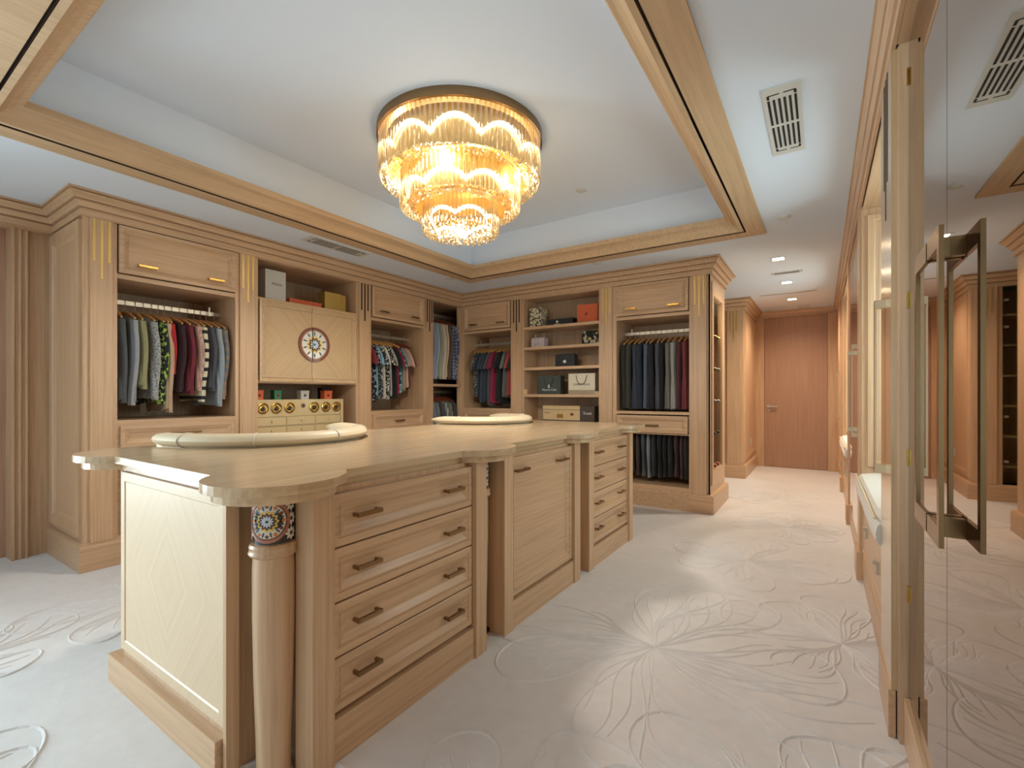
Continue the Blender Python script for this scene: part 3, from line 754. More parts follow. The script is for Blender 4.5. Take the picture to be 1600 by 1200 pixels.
def column(cx, cy, parent, full=True):
    MB().lathe(cx, cy, [(0.062, 0.0), (0.050, 0.02), (0.052, 0.12), (0.058, 0.30), (0.062, 0.50), (0.062, 0.66), (0.060, 0.70)], 24).build('column_shaft', M['wz'], parent, smooth=True)
    MB().lathe(cx, cy, [(0.060, 0.695), (0.070, 0.700), (0.074, 0.708), (0.070, 0.716), (0.070, 0.720), (0.072, 0.728), (0.068, 0.736), (0.058, 0.740)], 28).build('column_ring', M['wz'], parent, smooth=True)
    MB().lathe(cx, cy, [(0.059, 0.738), (0.060, 0.80), (0.060, ZT)], 28).build('ceramic_drum', g_black, parent, smooth=True)
    Rd = 0.0605
    for ang in ((-48, 20, -118) if full else (20, -48)):
        a0 = math.radians(ang)
        mp = lambda a, b_, l, a0=a0: (cx + (Rd + l * 0.5) * math.cos(a0 + a / Rd), cy + (Rd + l * 0.5) * math.sin(a0 + a / Rd), 0.812 + b_)
        if full and ang == -48:
            medallion(mp, 0.066, parent, 12, (g_rim, g_white, g_blue, g_dark, g_flower, g_rim2))
        else:
            for z_ in (-0.045, 0.0, 0.045):
                mb = MB(); pts = [mp(0.018 * (1 + .25 * math.cos(8 * t)) * math.cos(t), z_ + 0.018 * (1 + .25 * math.cos(8 * t)) * math.sin(t), 0.004) for t in [2 * PI * k / 32 for k in range(32)]]
                mb.add(pts, [tuple(range(32))]).build('painted_flower', g_white, parent)
                MB().add([mp(0.006 * math.cos(t), z_ + 0.006 * math.sin(t), 0.006) for t in [2 * PI * k / 10 for k in range(10)]], [tuple(range(10))]).build('painted_centre', g_dark, parent)
IDP = [(0, -0.02), (0, 0.0), (0.003, 0.002), (0.026, 0.002), (0.029, -0.003), (0.034, -0.003), (0.036, 0.0), (0.062, -0.012), (0.064, -0.014)]
def island_unit(y0, y1, name, label, kind, cat):
    t = thing(name, (-1.7, (y0 + y1) / 2, 0), label, cat, 'island units')
    MB().box(-2.05, -1.352, y0 + (0.09 if y0 < 1 else 0.002), y1 - 0.002, 0.02, ZT).build('carcass', M['wz'], t)
    pw = 0.078
    for a, b_ in ((y0, y0 + pw), (y1 - pw, y1)):
        MB().box(-1.40, -1.308, a, b_, 0.0, ZT).build('pilaster', M['wz'], t)
    MB().box(-1.352, -1.318, y0 + pw, y1 - pw, 0.0, 0.14).build('plinth', M['wy'], t)
    u0, u1 = y0 + pw + 0.002, y1 - pw - 0.002
    if kind == 'drawers':
        n = 4; z0, z1 = 0.152, 0.874; h = (z1 - z0) / n
        for k in range(n):
            a = z0 + k * h
            d = front(FI, u0, u1, a + 0.003, a + h - 0.003, 'drawer', M['wy'], t, IDP)
            for q in (0.20, 0.83): pull(FI, u0 + (u1 - u0) * q, a + h * 0.52, -0.014, d, 0.105)
    else:
        d = front(FI, u0, u1, 0.155, 0.872, 'door', M['wy'], t, IDP)
        for q in (0.16, 0.82): pull(FI, u0 + (u1 - u0) * q, 0.80, -0.014, d, 0.12)
    return t
iu1 = island_unit(0.868, 1.765, 'drawer_unit', 'nearest island unit with four drawers and a pale end panel', 'drawers', 'drawer unit')
iu2 = island_unit(1.915, 2.785, 'cupboard_unit', 'middle island unit with one large cupboard front', 'door', 'cupboard')
iu3 = island_unit(2.925, 3.80, 'drawer_unit', 'farthest island unit with four drawers', 'drawers', 'drawer unit')
# end of the island facing the camera
MB().box(-2.44, -1.575, 0.745, 0.92, 0.02, ZT).build('end_carcass', M['wz'], iu1)
ep = MB().panel(FE, -2.425, -1.565, 0.150, 0.880, [(0, -0.02), (0, 0.0), (0.036, 0.0), (0.040, -0.004)]).build('end_panel', M['dia_end'], iu1, origin=(-1.995, 0.73, 0.51))
MB().box(-1.562, -1.543, 0.726, 0.765, 0.0, ZT).build('end_stile', M['wz'], iu1)
MB().box(-2.495, -1.575, 0.708, 0.752, 0.0, 0.115).build('end_plinth', M['wx'], iu1)
MB().box(-2.492, -2.43, 0.752, 0.90, 0.0, 0.114).build('end_plinth', M['wy'], iu1)
def niche(pts, parent):
    mb = MB(); n = len(pts)
    mb.add([(x, y, 0.0) for x, y in pts] + [(x, y, ZT) for x, y in pts], [(i, i + 1, n + i + 1, n + i) for i in range(n - 1)]).build('niche_lining', M['wz'], parent)
niche(arc(-1.425, 0.800, 0.135, 205, 60, 16), iu1)
column(-1.448, 0.825, iu1)
for cy, u, lab in ((1.84, iu2, 2), (2.855, iu3, 3)):
    MB().box(-1.62, -1.56, cy - 0.09, cy + 0.09, 0, ZT).build('niche_lining', M['wz'], u)
    column(-1.43, cy, u, False)
MB().box(-2.62, -2.05, 2.05, 2.88, 0.0, ZT).build('core', M['wz'], iu2)
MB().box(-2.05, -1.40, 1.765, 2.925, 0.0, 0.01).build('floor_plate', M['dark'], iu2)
column(-1.43, 3.86, iu3, False)

# ---------------- tub chairs backed into the bays of the worktop
def tub_chair(cy, ax, ay, label):
    t = thing('tub_chair', (-2.70, cy, 0), label, 'chair', 'tub chairs at the island')
    cx = -2.70
    n = 28
    path = [(cx - 0.02 + (ax - 0.045) * math.cos(a) , cy + (ay - 0.045) * math.sin(a)) for a in [math.radians(-98 + 196 * k / n) for k in range(n + 1)]]
    # rolled top rail
    mb = MB(); seg = 12; vs = []; fs = []
    for i, (x, y) in enumerate(path):
        e = min(1.0, min(i, n - i) / 2.2); k = 0.35 + 0.65 * math.sqrt(e)
        nx, ny = (x - cx) / ax ** 2, (y - cy) / ay ** 2; l = math.hypot(nx, ny); nx /= l; ny /= l
        wide = 0.062 + (0.05 if i > n - 9 else 0.0) * math.sin(PI * (i - (n - 9)) / 9.0 * 0.9)
        for s_ in range(seg):
            q = 2 * PI * s_ / seg
            rr = wide if math.cos(q) < 0 else 0.050
            vs.append((x + nx * rr * k * math.cos(q), y + ny * rr * k * math.cos(q), CT + 0.032 + 0.034 * k * math.sin(q)))
    for i in range(n):
        for s_ in range(seg):
            s2 = (s_ + 1) % seg
            fs.append((i * seg + s_, i * seg + s2, (i + 1) * seg + s2, (i + 1) * seg + s_))
    fs += [tuple(range(seg)), tuple(range(n * seg, (n + 1) * seg))]
    tr_ = mb.add(vs, fs).build('top_rail', M['leather'], t, smooth=True)
    for i in (4, 9, 15, 21):
        x, y = path[i]
        nx, ny = (x - cx) / ax ** 2, (y - cy) / ay ** 2; l = math.hypot(nx, ny); nx /= l; ny /= l
        ring = [(x + nx * 0.0515 * math.cos(q) * (1 if math.cos(q) > 0 else 1.23), y + ny * 0.0515 * math.cos(q) * (1 if math.cos(q) > 0 else 1.23), CT + 0.032 + 0.0355 * math.sin(q)) for q in [2 * PI * k / 16 for k in range(17)]]
        MB().tube(ring, 0.0025, 5, False).build('seam', M['cushion'], tr_)
    # curved backrest shell
    ins = [(cx - 0.02 + (ax - 0.075) * math.cos(a), cy + (ay - 0.075) * math.sin(a)) for a in [math.radians(-92 + 184 * k / n) for k in range(n + 1)]]
    ous = [(cx - 0.02 + (ax - 0.03) * math.cos(a), cy + (ay - 0.03) * math.sin(a)) for a in [math.radians(-92 + 184 * k / n) for k in range(n + 1)]]
    MB().prism(ous + ins[::-1], 0.10, CT + 0.02).build('backrest', M['leather'], t)
    seat = [(cx - 0.10, cy + ay - 0.1)] + [(cx - 0.02 + (ax - 0.08) * math.cos(a), cy + (ay - 0.08) * math.sin(a)) for a in [math.radians(85 - 170 * k / 16) for k in range(17)]] + [(cx - 0.10, cy - ay + 0.1)]
    MB().prism(seat, 0.34, 0.46).build('seat', M['leather'], t)
    MB().prism([(cx + (x - cx) * 0.9, cy + (y - cy) * 0.9) for x, y in seat], 0.0, 0.34).build('base', M['wz'], t)
tub_chair(1.48, 0.62, 0.545, 'cream leather tub chair backed into the near end of the island')
tub_chair(3.42, 0.60, 0.47, 'cream leather tub chair backed into the far end of the island')

# ================================================================== CHANDELIER
CX_, CY_ = -2.094, 2.525
ch = thing('chandelier', (CX_, CY_, TZ), 'three-tier round crystal rod chandelier hanging from the tray ceiling', 'chandelier')
MB().lathe(CX_, CY_, [(0.40, TZ), (0.565, TZ), (0.565, TZ - 0.055), (0.545, TZ - 0.055), (0.545, TZ - 0.02), (0.40, TZ - 0.02)], 64, cap=False).build('ceiling_ring', M['bronze'], ch, smooth=True)
MB().lathe(CX_, CY_, [(0.55, TZ - 0.030), (0.30, TZ - 0.030), (0.01, TZ - 0.030)], 48, cap=False).build('ceiling_plate', M['chand_gold'], ch)
def rodmesh(name, r_, ln):
    me = MB().lathe(0, 0, [(0.001, 0.004), (r_ * 0.8, 0.0), (r_, -0.008), (r_, -ln + 0.008), (r_ * 0.6, -ln), (0.001, -ln - 0.004)], 7, cap=False).mesh(name, smooth=True)
    me.materials.append(M['crystal']); return me
bm = bmesh.new(); bmesh.ops.create_icosphere(bm, subdivisions=1, radius=0.021)
bead = bpy.data.meshes.new('crystal_bead'); bm.to_mesh(bead); bm.free(); bead.materials.append(M['crystal'])
tiers = [(0.545, TZ - 0.055, 2.655, 104), (0.405, 2.70, 2.475, 84), (0.258, 2.52, 2.315, 58)]
for ti, (R, zt, zb, n) in enumerate(tiers):
    me = rodmesh('crystal_rod_%d' % ti, 0.0095, zt - zb)
    for k in range(n):
        a = 2 * PI * k / n
        inst('crystal_rod', me, None, ch, (R * math.cos(a), R * math.sin(a), zt - TZ))
    # gold inner drum; glowing scallops shaped like the light arcs cast on it
    rd = R - 0.05
    if ti < 2: MB().lathe(CX_, CY_, [(rd, zt - 0.0), (rd, zb + 0.03)], 48, cap=False).build('inner_drum', M['chand_gold'], ch, smooth=True)
    if ti: MB().lathe(CX_, CY_, [(R + 0.012, zt), (R - 0.05, zt), (R - 0.05, zt + 0.012), (R + 0.012, zt + 0.012), (R + 0.012, zt)], 48, cap=False).build('tier_ring', M['chand_gold'], ch)
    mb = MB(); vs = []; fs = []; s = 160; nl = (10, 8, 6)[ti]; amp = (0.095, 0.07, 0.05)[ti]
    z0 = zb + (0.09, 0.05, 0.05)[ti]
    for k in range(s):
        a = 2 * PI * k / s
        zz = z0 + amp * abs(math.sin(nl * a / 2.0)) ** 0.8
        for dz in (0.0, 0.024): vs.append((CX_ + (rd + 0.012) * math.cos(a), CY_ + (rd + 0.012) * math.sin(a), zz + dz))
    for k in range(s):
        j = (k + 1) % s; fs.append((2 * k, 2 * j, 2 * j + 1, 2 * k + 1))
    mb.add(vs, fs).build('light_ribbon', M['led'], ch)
    # crystal beads under each tier
    rings = {0: [(0.515, 60), (0.462, 52)], 1: [(0.375, 44), (0.322, 38)], 2: [(0.232, 28), (0.180, 22), (0.128, 16), (0.076, 10), (0.025, 4)]}[ti]
    for rr, nb in rings:
        for k in range(nb):
            a = 2 * PI * (k + random.random() * 0.3) / nb
            inst('crystal_bead', bead, None, ch, (rr * math.cos(a), rr * math.sin(a), zb - TZ + 0.004 + random.uniform(-.006, .006)), (random.random(), random.random(), random.random()))
def lamp(name, loc, power, color, rad, parent, kind='POINT', **kw):
    d = bpy.data.lights.new(name, kind); d.energy = power; d.color = color; d.shadow_soft_size = rad
    for k, v in kw.items(): setattr(d, k, v)
    o = bpy.data.objects.new(name, d); COL.objects.link(o); o.parent = parent; o.location = Vector(loc) - wloc(parent)
    return o
lamp('chandelier_lamp', (CX_, CY_, 2.325), 75, (1.0, 0.96, 0.90), 0.10, ch, 'SPOT', spot_size=math.radians(172), spot_blend=0.35)
for k in range(4):
    a = 2 * PI * k / 4 + 0.4
    lamp('tier_lamp', (CX_ + 0.45 * math.cos(a), CY_ + 0.45 * math.sin(a), 2.69), 3.2, (1.0, 0.96, 0.90), 0.05, ch)

# ================================================================== CEILING FITTINGS
for i, (x, y) in enumerate([(-0.365, 5.42), (-0.355, 6.62), (-0.355, 7.82)]):
    lab = ['nearest square recessed downlight over the corridor', 'middle square recessed downlight over the corridor', 'farthest square recessed downlight over the corridor'][i]
    t = thing('downlight', (x, y, CEIL), lab, 'downlight', 'corridor downlights')
    MB().box(x - 0.07, x + 0.07, y - 0.07, y - 0.05, CEIL - 0.006, CEIL).box(x - 0.07, x + 0.07, y + 0.05, y + 0.07, CEIL - 0.006, CEIL).box(x - 0.07, x - 0.05, y - 0.05, y + 0.05, CEIL - 0.006, CEIL).box(x + 0.05, x + 0.07, y - 0.05, y + 0.05, CEIL - 0.006, CEIL).build('trim_frame', M['white'], t)
    MB().box(x - 0.05, x + 0.05, y - 0.05, y + 0.05, CEIL - 0.003, CEIL - 0.001).build('diffuser', M['lampwhite'], t)
    lamp('downlight_lamp', (x, y, CEIL - 0.03), 46, (1.0, 0.82, 0.62), 0.05, t, 'SPOT', spot_size=math.radians(150), spot_blend=0.9)
def vent(x0, x1, y0, y1, label, nl, along_y=True):
    t = thing('ceiling_vent', ((x0 + x1) / 2, (y0 + y1) / 2, CEIL), label, 'vent')
    MB().box(x0, x1, y0, y1, CEIL - 0.006, CEIL).build('grille_plate', M['vent'], t)
    if along_y:
        w = (x1 - x0) * 0.70; a = (x0 + x1) / 2 - w / 2; L_ = y1 - y0
        for k in range(nl):
            x = a + w * k / (nl - 1)
            for q0, q1 in ((0.14, 0.48), (0.52, 0.86)):
                MB().box(x - 0.005, x + 0.005, y0 + L_ * q0, y0 + L_ * q1, CEIL - 0.0075, CEIL - 0.005).build('slot', M['slot'], t)
        for yy in (y0 + L_ * 0.08, y0 + L_ * 0.92):
            for sg in (-1, 1):
                xm = (x0 + x1) / 2
                MB().box(min(xm + sg * 0.008, xm + sg * w / 2), max(xm + sg * 0.008, xm + sg * w / 2), yy - 0.003, yy + 0.003, CEIL - 0.0075, CEIL - 0.005).build('slot', M['slot'], t)
                MB().box(xm + sg * w / 2 - 0.005, xm + sg * w / 2 + 0.005, min(yy, yy + (0.03 if yy < (y0 + y1) / 2 else -0.03)), max(yy, yy + (0.03 if yy < (y0 + y1) / 2 else -0.03)), CEIL - 0.0075, CEIL - 0.005).build('slot', M['slot'], t)
    else:
        h = (y1 - y0)
        for k in range(nl):
            y = y0 + h * (0.25 + 0.5 * k / max(1, nl - 1))
            MB().box(x0 + 0.03, x1 - 0.03, y - 0.004, y + 0.004, CEIL - 0.0075, CEIL - 0.005).build('slot', M['slot'], t)
vent(-0.230, -0.076, 2.38, 3.065, 'large white slotted air vent in the ceiling near the mirrored doors', 6)
vent(-0.48, -0.175, 6.03, 6.13, 'small slotted air vent between corridor downlights', 3, False)
vent(-0.72, -0.05, 7.31, 7.37, 'long thin slot vent across the corridor ceiling', 1, False)
vent(-3.83, -3.66, 2.42, 3.05, 'slotted air vent in the ceiling above the medallion cabinet', 5)
for x, y, z, lab in [(-0.24, 4.17, CEIL, 'small round ceiling sprinkler plate near the large vent'), (-0.235, 8.55, CEIL, 'round smoke detector on the ceiling by the corridor door'), (-3.66, 4.21, CEIL, 'small round ceiling sprinkler plate by the room corner'), (-1.95, 4.55, CEIL, 'small round ceiling plate beyond the tray moulding'), (-1.75, 3.75, TZ, 'small round sprinkler plate inside the tray ceiling')]:
    big = 'smoke' in lab
    R_ = 0.085 if big else 0.045
    t = thing('smoke_detector' if big else 'sprinkler_plate', (x, y, z), lab, 'smoke detector' if big else 'sprinkler')
    MB().lathe(x, y, [(R_, z), (R_, z - 0.006), (R_ * 0.85, z - 0.010)], 20).build('plate', M['vent'], t)
    MB().lathe(x, y, [(R_ * 0.5, z - 0.008), (R_ * 0.45, z - (0.035 if big else 0.014))], 16).build('centre', M['vent'], t)

# ================================================================== CLOTHES
def loft(rings, cap=True):
    mb = MB(); m = len(rings[0]); vs = [p for r_ in rings for p in r_]; fs = []
    for i in range(len(rings) - 1):
        for k in range(m):
            k2 = (k + 1) % m; fs.append((i * m + k, i * m + k2, (i + 1) * m + k2, (i + 1) * m + k))
    if cap: fs += [tuple(range(m)), tuple(range((len(rings) - 1) * m, len(rings) * m))]
    return mb.add(vs, fs)
def torso_mesh(seed, ln, w=0.215, t=0.030):
    rd = random.Random(seed); ph = rd.uniform(0, 6); fr_ = rd.choice((3, 4, 5)); m = 26
    prof = [(-0.078, 0.05, 0.5), (-0.088, 0.085, 0.75), (-0.108, 0.145, 0.9), (-0.135, w * 0.93, 0.85), (-0.165, w * 0.98, 0.9), (-0.24, w * 0.92, 1.0), (-0.36, w * 0.93, 1.0), (-0.48, w * 0.96, 1.05), (-0.6, w, 1.1)]
    prof = [p for p in prof if p[0] > -ln + 0.04] + [(-ln + 0.015, w * 1.0, 1.1), (-ln, w * 0.99, 1.05)]
    rings = []
    for i, (z, ww, tt) in enumerate(prof):
        g = min(1.0, i / 6.0); rg = []
        for k in range(m):
            a = 2 * PI * k / m; c, s_ = math.cos(a), math.sin(a)
            f = 1 + 0.42 * g * math.sin(fr_ * a * 1.0 + ph + z * 3)
            rg.append((ww * math.copysign(abs(c) ** 0.8, c), t * tt * math.copysign(abs(s_) ** 0.8, s_) * f + 0.012 * g * math.sin(ww * c * 24 + ph), z + 0.012 * g * math.cos(a * 2 + ph) * (1 if i > len(prof) - 3 else 0)))
        rings.append(rg)
    return loft(rings).mesh('torso', smooth=True)
def sleeve_mesh(seed, side, ln, short=False, w=0.215):
    rd = random.Random(seed); m = 12; rings = []
    n = 5 if short else 9; dy = rd.uniform(-0.02, 0.02); ph = rd.uniform(0, 6)
    for i in range(n + 1):
        q = i / n
        if short:
            x = side * (w * 0.80 + 0.075 * math.sin(q * 1.5)); z = -0.128 - ln * q; rx = 0.034 + 0.022 * q; ry = 0.026 + 0.006 * q
        else:
            x = side * (w * 0.86 + 0.022 * math.sin(PI * min(1, q * 1.25)) - 0.010 * q); z = -0.130 - (ln - 0.13) * q
            rx = 0.050 - 0.014 * q + 0.004 * math.sin(7 * q + ph); ry = 0.030 - 0.004 * q
            if q < 0.15: rx *= 0.75
        y = dy * q + 0.004 * math.sin(6 * q + ph)
        rings.append([(x + rx * math.cos(2 * PI * k / m), y + ry * math.sin(2 * PI * k / m) * (1 + .15 * math.sin(3 * k + ph)), z + side * rx * math.cos(2 * PI * k / m) * (-0.35 if short else -0.05)) for k in range(m)])
    return loft(rings).mesh('sleeve', smooth=True)
def trouser_mesh(seed, ln):
    rd = random.Random(seed); m = 16; rings = []; ph = rd.uniform(0, 6)
    for i in range(8):
        q = i / 7.0; z = 0.012 - ln * q
        w = 0.17 - 0.035 * q + 0.006 * math.sin(5 * q + ph); t = (0.012 if i == 0 else 0.020) + 0.006 * math.sin(7 * q + ph)
        rings.append([(w * math.cos(2 * PI * k / m), t * math.sin(2 * PI * k / m) * (1 + .3 * math.sin(4 * k + ph)), z) for k in range(m)])
    return loft(rings).mesh('trouser_legs', smooth=True)
def hanger_mesh():
    pts = []
    for k in range(13):
        q = -1 + 2 * k / 12.0
        pts.append((0.195 * q, 0, -0.062 - 0.055 * abs(q) ** 1.5))
    return MB().tube(pts, [0.008 + 0.010 * (1 - abs(-1 + 2 * k / 12.0)) for k in range(13)], 8).mesh('hanger', smooth=True)
def hook_mesh():
    pts = [(0, 0, -0.055), (0, 0, -0.02)] + [(0.018 * math.sin(a) , 0, 0.004 + 0.018 - 0.018 * math.cos(a) - 0.006) for a in [k * 0.55 for k in range(1, 8)]]
    return MB().tube(pts, 0.0022, 5).mesh('hook')
HM, HK = hanger_mesh(), hook_mesh()
TOR = {}; SLV = {}; TRO = {}
def gmesh(cache, key, fn):
    if key not in cache: cache[key] = fn()
    return cache[key]
def garment(name, label, cat, group, loc, rotz, kind, ln, m, th=1.0, hang=None, seed=0, m2=None, slen=None, w=0.215):
    t = thing(name, loc, label, cat, group)
    t.rotation_euler = (0, 0, rotz); v = seed % 3
    if kind == 'trousers':
        inst('trouser_legs', gmesh(TRO, (v, ln), lambda: trouser_mesh(v, ln)), m, t, scale=(1, th, 1))
        return t
    inst('torso', gmesh(TOR, (v, ln, w), lambda: torso_mesh(v, ln, w)), m, t, scale=(1, th, 1))
    if kind != 'vest':
        sh = kind == 'short'; sl = slen or (0.20 if sh else ln + 0.02)
        for sd in (1, -1):
            inst('sleeve', gmesh(SLV, (v, sd, sl, sh, w), lambda: sleeve_mesh(v, sd, sl, sh, w)), m2 or m, t, scale=(1, max(0.7, th), 1))
    h = inst('hanger', HM, hang or M['hangerwood'], t)
    inst('hook', HK, M['steel'], h)
    return t
ORD = ['first', 'second', 'third', 'fourth', 'fifth', 'sixth', 'seventh', 'eighth', 'ninth', 'tenth', 'eleventh', 'twelfth', 'thirteenth']
C = cloth
ZR = 1.879
# bay 1: sweaters
b1 = [('sweatshirt', 'dark grey', C((86, 90, 96)), 'long', 0.72), ('sweatshirt', 'light grey', C((160, 164, 170)), 'long', 0.74), ('shirt', 'olive green', C((150, 148, 108)), 'long', 0.62),
      ('shirt', 'grey speckled', C((170, 170, 170), 'dots', (110, 112, 118), 90), 'long', 0.70), ('shirt', 'black and lime leaf-print', C((26, 30, 30), 'dots', (150, 178, 70), 42), 'long', 0.74),
      ('cardigan', 'beige', C((186, 160, 132)), 'long', 0.80), ('sweater', 'bright red', C((178, 30, 38)), 'long', 0.50), ('jacket', 'dark plum', C((52, 26, 34)), 'long', 0.64), ('sweater', 'burgundy', C((112, 34, 48)), 'long', 0.66),
      ('shirt', 'pink checked', C((206, 176, 158), 'check', (150, 100, 88), 80), 'long', 0.63), ('sweater', 'black and cream striped', C((206, 198, 172), 'hstripe', (34, 34, 38), 13), 'long', 0.72), ('jacket', 'charcoal', C((74, 74, 82)), 'long', 0.63),
      ('sweatshirt', 'pale blue-grey', C((150, 160, 168)), 'long', 0.76), ('shirt', 'grey and tan plaid', C((104, 106, 112), 'check', (150, 122, 98), 14), 'long', 0.70)]
ys = [1.300, 1.356, 1.420, 1.468, 1.522, 1.570, 1.612, 1.662, 1.718, 1.775, 1.826, 1.874, 1.922, 1.985]
for i, ((k, colr, m, kd, ln), y) in enumerate(zip(b1, ys)):
    garment('hanging_' + k, '%s %s on a wooden hanger in the bay nearest the left door' % (colr, k), k, 'clothes in the first wardrobe bay', (XL - 0.27, y, ZR + 0.0), random.uniform(-0.12, 0.12), kd, ln, m, 0.82, M['hangerwood'], i)
# bay 3: short sleeves
b3 = [('tee', 'dark red', C((132, 36, 46)), 0.82), ('shirt', 'black floral', C((30, 32, 40), 'dots', (150, 158, 170), 34), 0.76), ('tee', 'sky blue', C((128, 176, 200)), 0.70), ('tee', 'black and white palm-print', C((40, 42, 46), 'dots', (180, 182, 178), 46), 0.72),
      ('tee', 'off-white', C((206, 200, 184)), 0.74), ('shirt', 'black and white spotted', C((28, 28, 30), 'dots', (210, 208, 204), 52), 0.74), ('tee', 'stone grey', C((176, 168, 152)), 0.70), ('tee', 'black', C((26, 26, 30)), 0.72), ('tee', 'crimson', C((160, 24, 52)), 0.68),
      ('shirt', 'blue and teal print', C((44, 72, 104), 'dots', (150, 196, 196), 26), 0.66), ('tee', 'taupe', C((162, 148, 126)), 0.64), ('tee', 'pale pink', C((206, 172, 158)), 0.60), ('tee', 'reddish brown', C((120, 66, 50)), 0.60)]
for i, (k, colr, m, ln) in enumerate(b3):
    y = 3.53 + 0.0515 * i
    garment('hanging_' + k, '%s short-sleeved %s in the bay between medallion cabinet and corner' % (colr, k), 'shirt', 'short-sleeved shirts in the third bay', (XL - 0.25, y, ZR), random.uniform(-0.1, 0.1), 'short', ln, m, 0.62, M['hangerwood'] if i < 9 else M['hangerdark'], i, w=0.20)
# bay 4: two tiers
b4 = [('pale blue', C((146, 158, 186))), ('light blue', C((166, 178, 196))), ('sage', C((166, 172, 150))), ('cream', C((214, 200, 182))), ('blush', C((206, 184, 166))), ('brown', C((104, 84, 66))), ('navy checked', C((60, 68, 100), 'check', (140, 146, 170), 22)), ('slate patterned', C((84, 92, 116), 'dots', (168, 170, 178), 40))]
for i, (colr, m) in enumerate(b4):
    garment('hanging_shirt', '%s long-sleeved shirt on the upper rail of the corner bay' % colr, 'shirt', 'shirts on the upper corner rail', (XL - 0.26, 4.53 + 0.064 * i, 2.262), random.uniform(-0.08, 0.08), 'long', 0.84, m, 0.75, M['hangerdark'], i, w=0.225)
b4l = [('grey-blue', C((120, 128, 144))), ('grey check', C((132, 134, 136), 'check', (92, 94, 98), 40)), ('charcoal', C((84, 84, 84))), ('pale striped', C((170, 172, 166), 'vstripe', (110, 116, 110), 40)), ('olive striped', C((128, 130, 112), 'vstripe', (90, 92, 80), 46)), ('dark grey', C((70, 72, 76)))]
for i, (colr, m) in enumerate(b4l):
    garment('hanging_shirt', '%s shirt on the lower rail of the corner bay' % colr, 'shirt', 'shirts on the lower corner rail', (XL - 0.26, 4.535 + 0.085 * i, 1.214), random.uniform(-0.08, 0.08), 'long', 0.70, m, 0.8, M['hangerdark'], i)
# back bay A: dark polos
bA = [('black and white patterned', C((36, 38, 40), 'dots', (150, 156, 140), 60)), ('navy', C((52, 58, 78))), ('slate blue', C((66, 74, 90))), ('dark teal', C((50, 66, 68))), ('mauve-grey', C((98, 86, 94))), ('magenta', C((150, 40, 72))), ('dark green', C((34, 42, 38))), ('black', C((26, 28, 30))), ('grey', C((112, 116, 112))), ('coral', C((186, 72, 70))), ('black-trimmed', C((40, 36, 38)))]
for i, (colr, m) in enumerate(bA):
    garment('hanging_polo', '%s short-sleeved polo in the bay right of the room corner' % colr, 'shirt', 'polo shirts in the back corner bay', (-3.99 + 0.0615 * i, YB + 0.26, ZR), -PI / 2 + random.uniform(-0.1, 0.1), 'short', [0.72, 0.70, 0.80, 0.78, 0.82, 0.80, 0.74, 0.8, 0.72, 0.7, 0.8][i], m, 0.75, M['hangerwood'], i, w=0.205)
# back bay C: jackets and trousers
bC = [('near-black green', C((38, 42, 40))), ('dark olive', C((62, 62, 52))), ('navy', C((54, 60, 80))), ('midnight blue', C((40, 44, 62))), ('steel blue', C((80, 92, 112))), ('black', C((28, 29, 34))), ('slate', C((76, 78, 90))), ('jet black', C((24, 24, 28))), ('warm grey', C((112, 108, 102))), ('pale grey', C((156, 156, 150))), ('maroon', C((84, 36, 44))), ('wine red', C((122, 52, 58)))]
for i, (colr, m) in enumerate(bC):
    garment('hanging_jacket', '%s jacket hanging in the bay at the corridor end' % colr, 'jacket', 'jackets at the corridor end', (-1.855 + 0.0605 * i, YB + 0.27, ZR), -PI / 2 + random.uniform(-0.08, 0.08), 'long', 0.84, m, 0.85, M['hangerwood'], i, w=0.215, slen=0.83)
bT = [('grey', C((96, 102, 108))), ('light grey-green', C((120, 126, 122))), ('dark brown', C((66, 54, 50))), ('mauve-brown', C((86, 66, 66))), ('blue-grey', C((88, 98, 108))), ('pale denim', C((156, 162, 168))), ('dark slate', C((54, 60, 64))), ('black-green', C((40, 46, 46))), ('black', C((28, 28, 32))), ('charcoal', C((48, 48, 54))), ('plum', C((92, 58, 64))), ('dusty wine', C((98, 64, 68))), ('graphite', C((62, 62, 64)))]
for i, (colr, m) in enumerate(bT):
    garment('folded_trousers', '%s trousers draped over the low rail at the corridor end' % colr, 'trousers', 'trousers on the low rail', (-1.875 + 0.0575 * i, YB + 0.22, 0.752), -PI / 2 + random.uniform(-0.06, 0.06), 'trousers', [0.46, 0.44, 0.42, 0.46, 0.47, 0.48, 0.45, 0.47, 0.46, 0.45, 0.44, 0.46, 0.47][i], m, 1.0, None, i)

# ================================================================== SHELF OBJECTS
def text_part(s, size, F, u, n, z, m, parent, name='lettering', align='CENTER', flip=False):
    cu = bpy.data.curves.new(name, 'FONT'); cu.body = s; cu.size = size; cu.align_x = align; cu.align_y = 'CENTER'; cu.extrude = 0.0004
    tmp = bpy.data.objects.new(name, cu); COL.objects.link(tmp)
    bpy.context.view_layer.update()
    me = bpy.data.meshes.new_from_object(tmp.evaluated_get(bpy.context.evaluated_depsgraph_get()))
    bpy.data.objects.remove(tmp)
    base_ = wloc(parent); sg = -1 if flip else 1
    for v in me.vertices:
        p = F(u + sg * v.co.x, n + v.co.z, z + v.co.y); v.co = Vector(p) - base_
    me.materials.clear(); me.materials.append(m)
    o = bpy.data.objects.new(name, me); COL.objects.link(o); o.parent = parent
    return o
ink_w = mat('print_white', (225, 225, 220), 0.6); ink_d = mat('print_grey', (92, 84, 72), 0.6); ink_o = mat('print_rust', (120, 52, 26), 0.6)
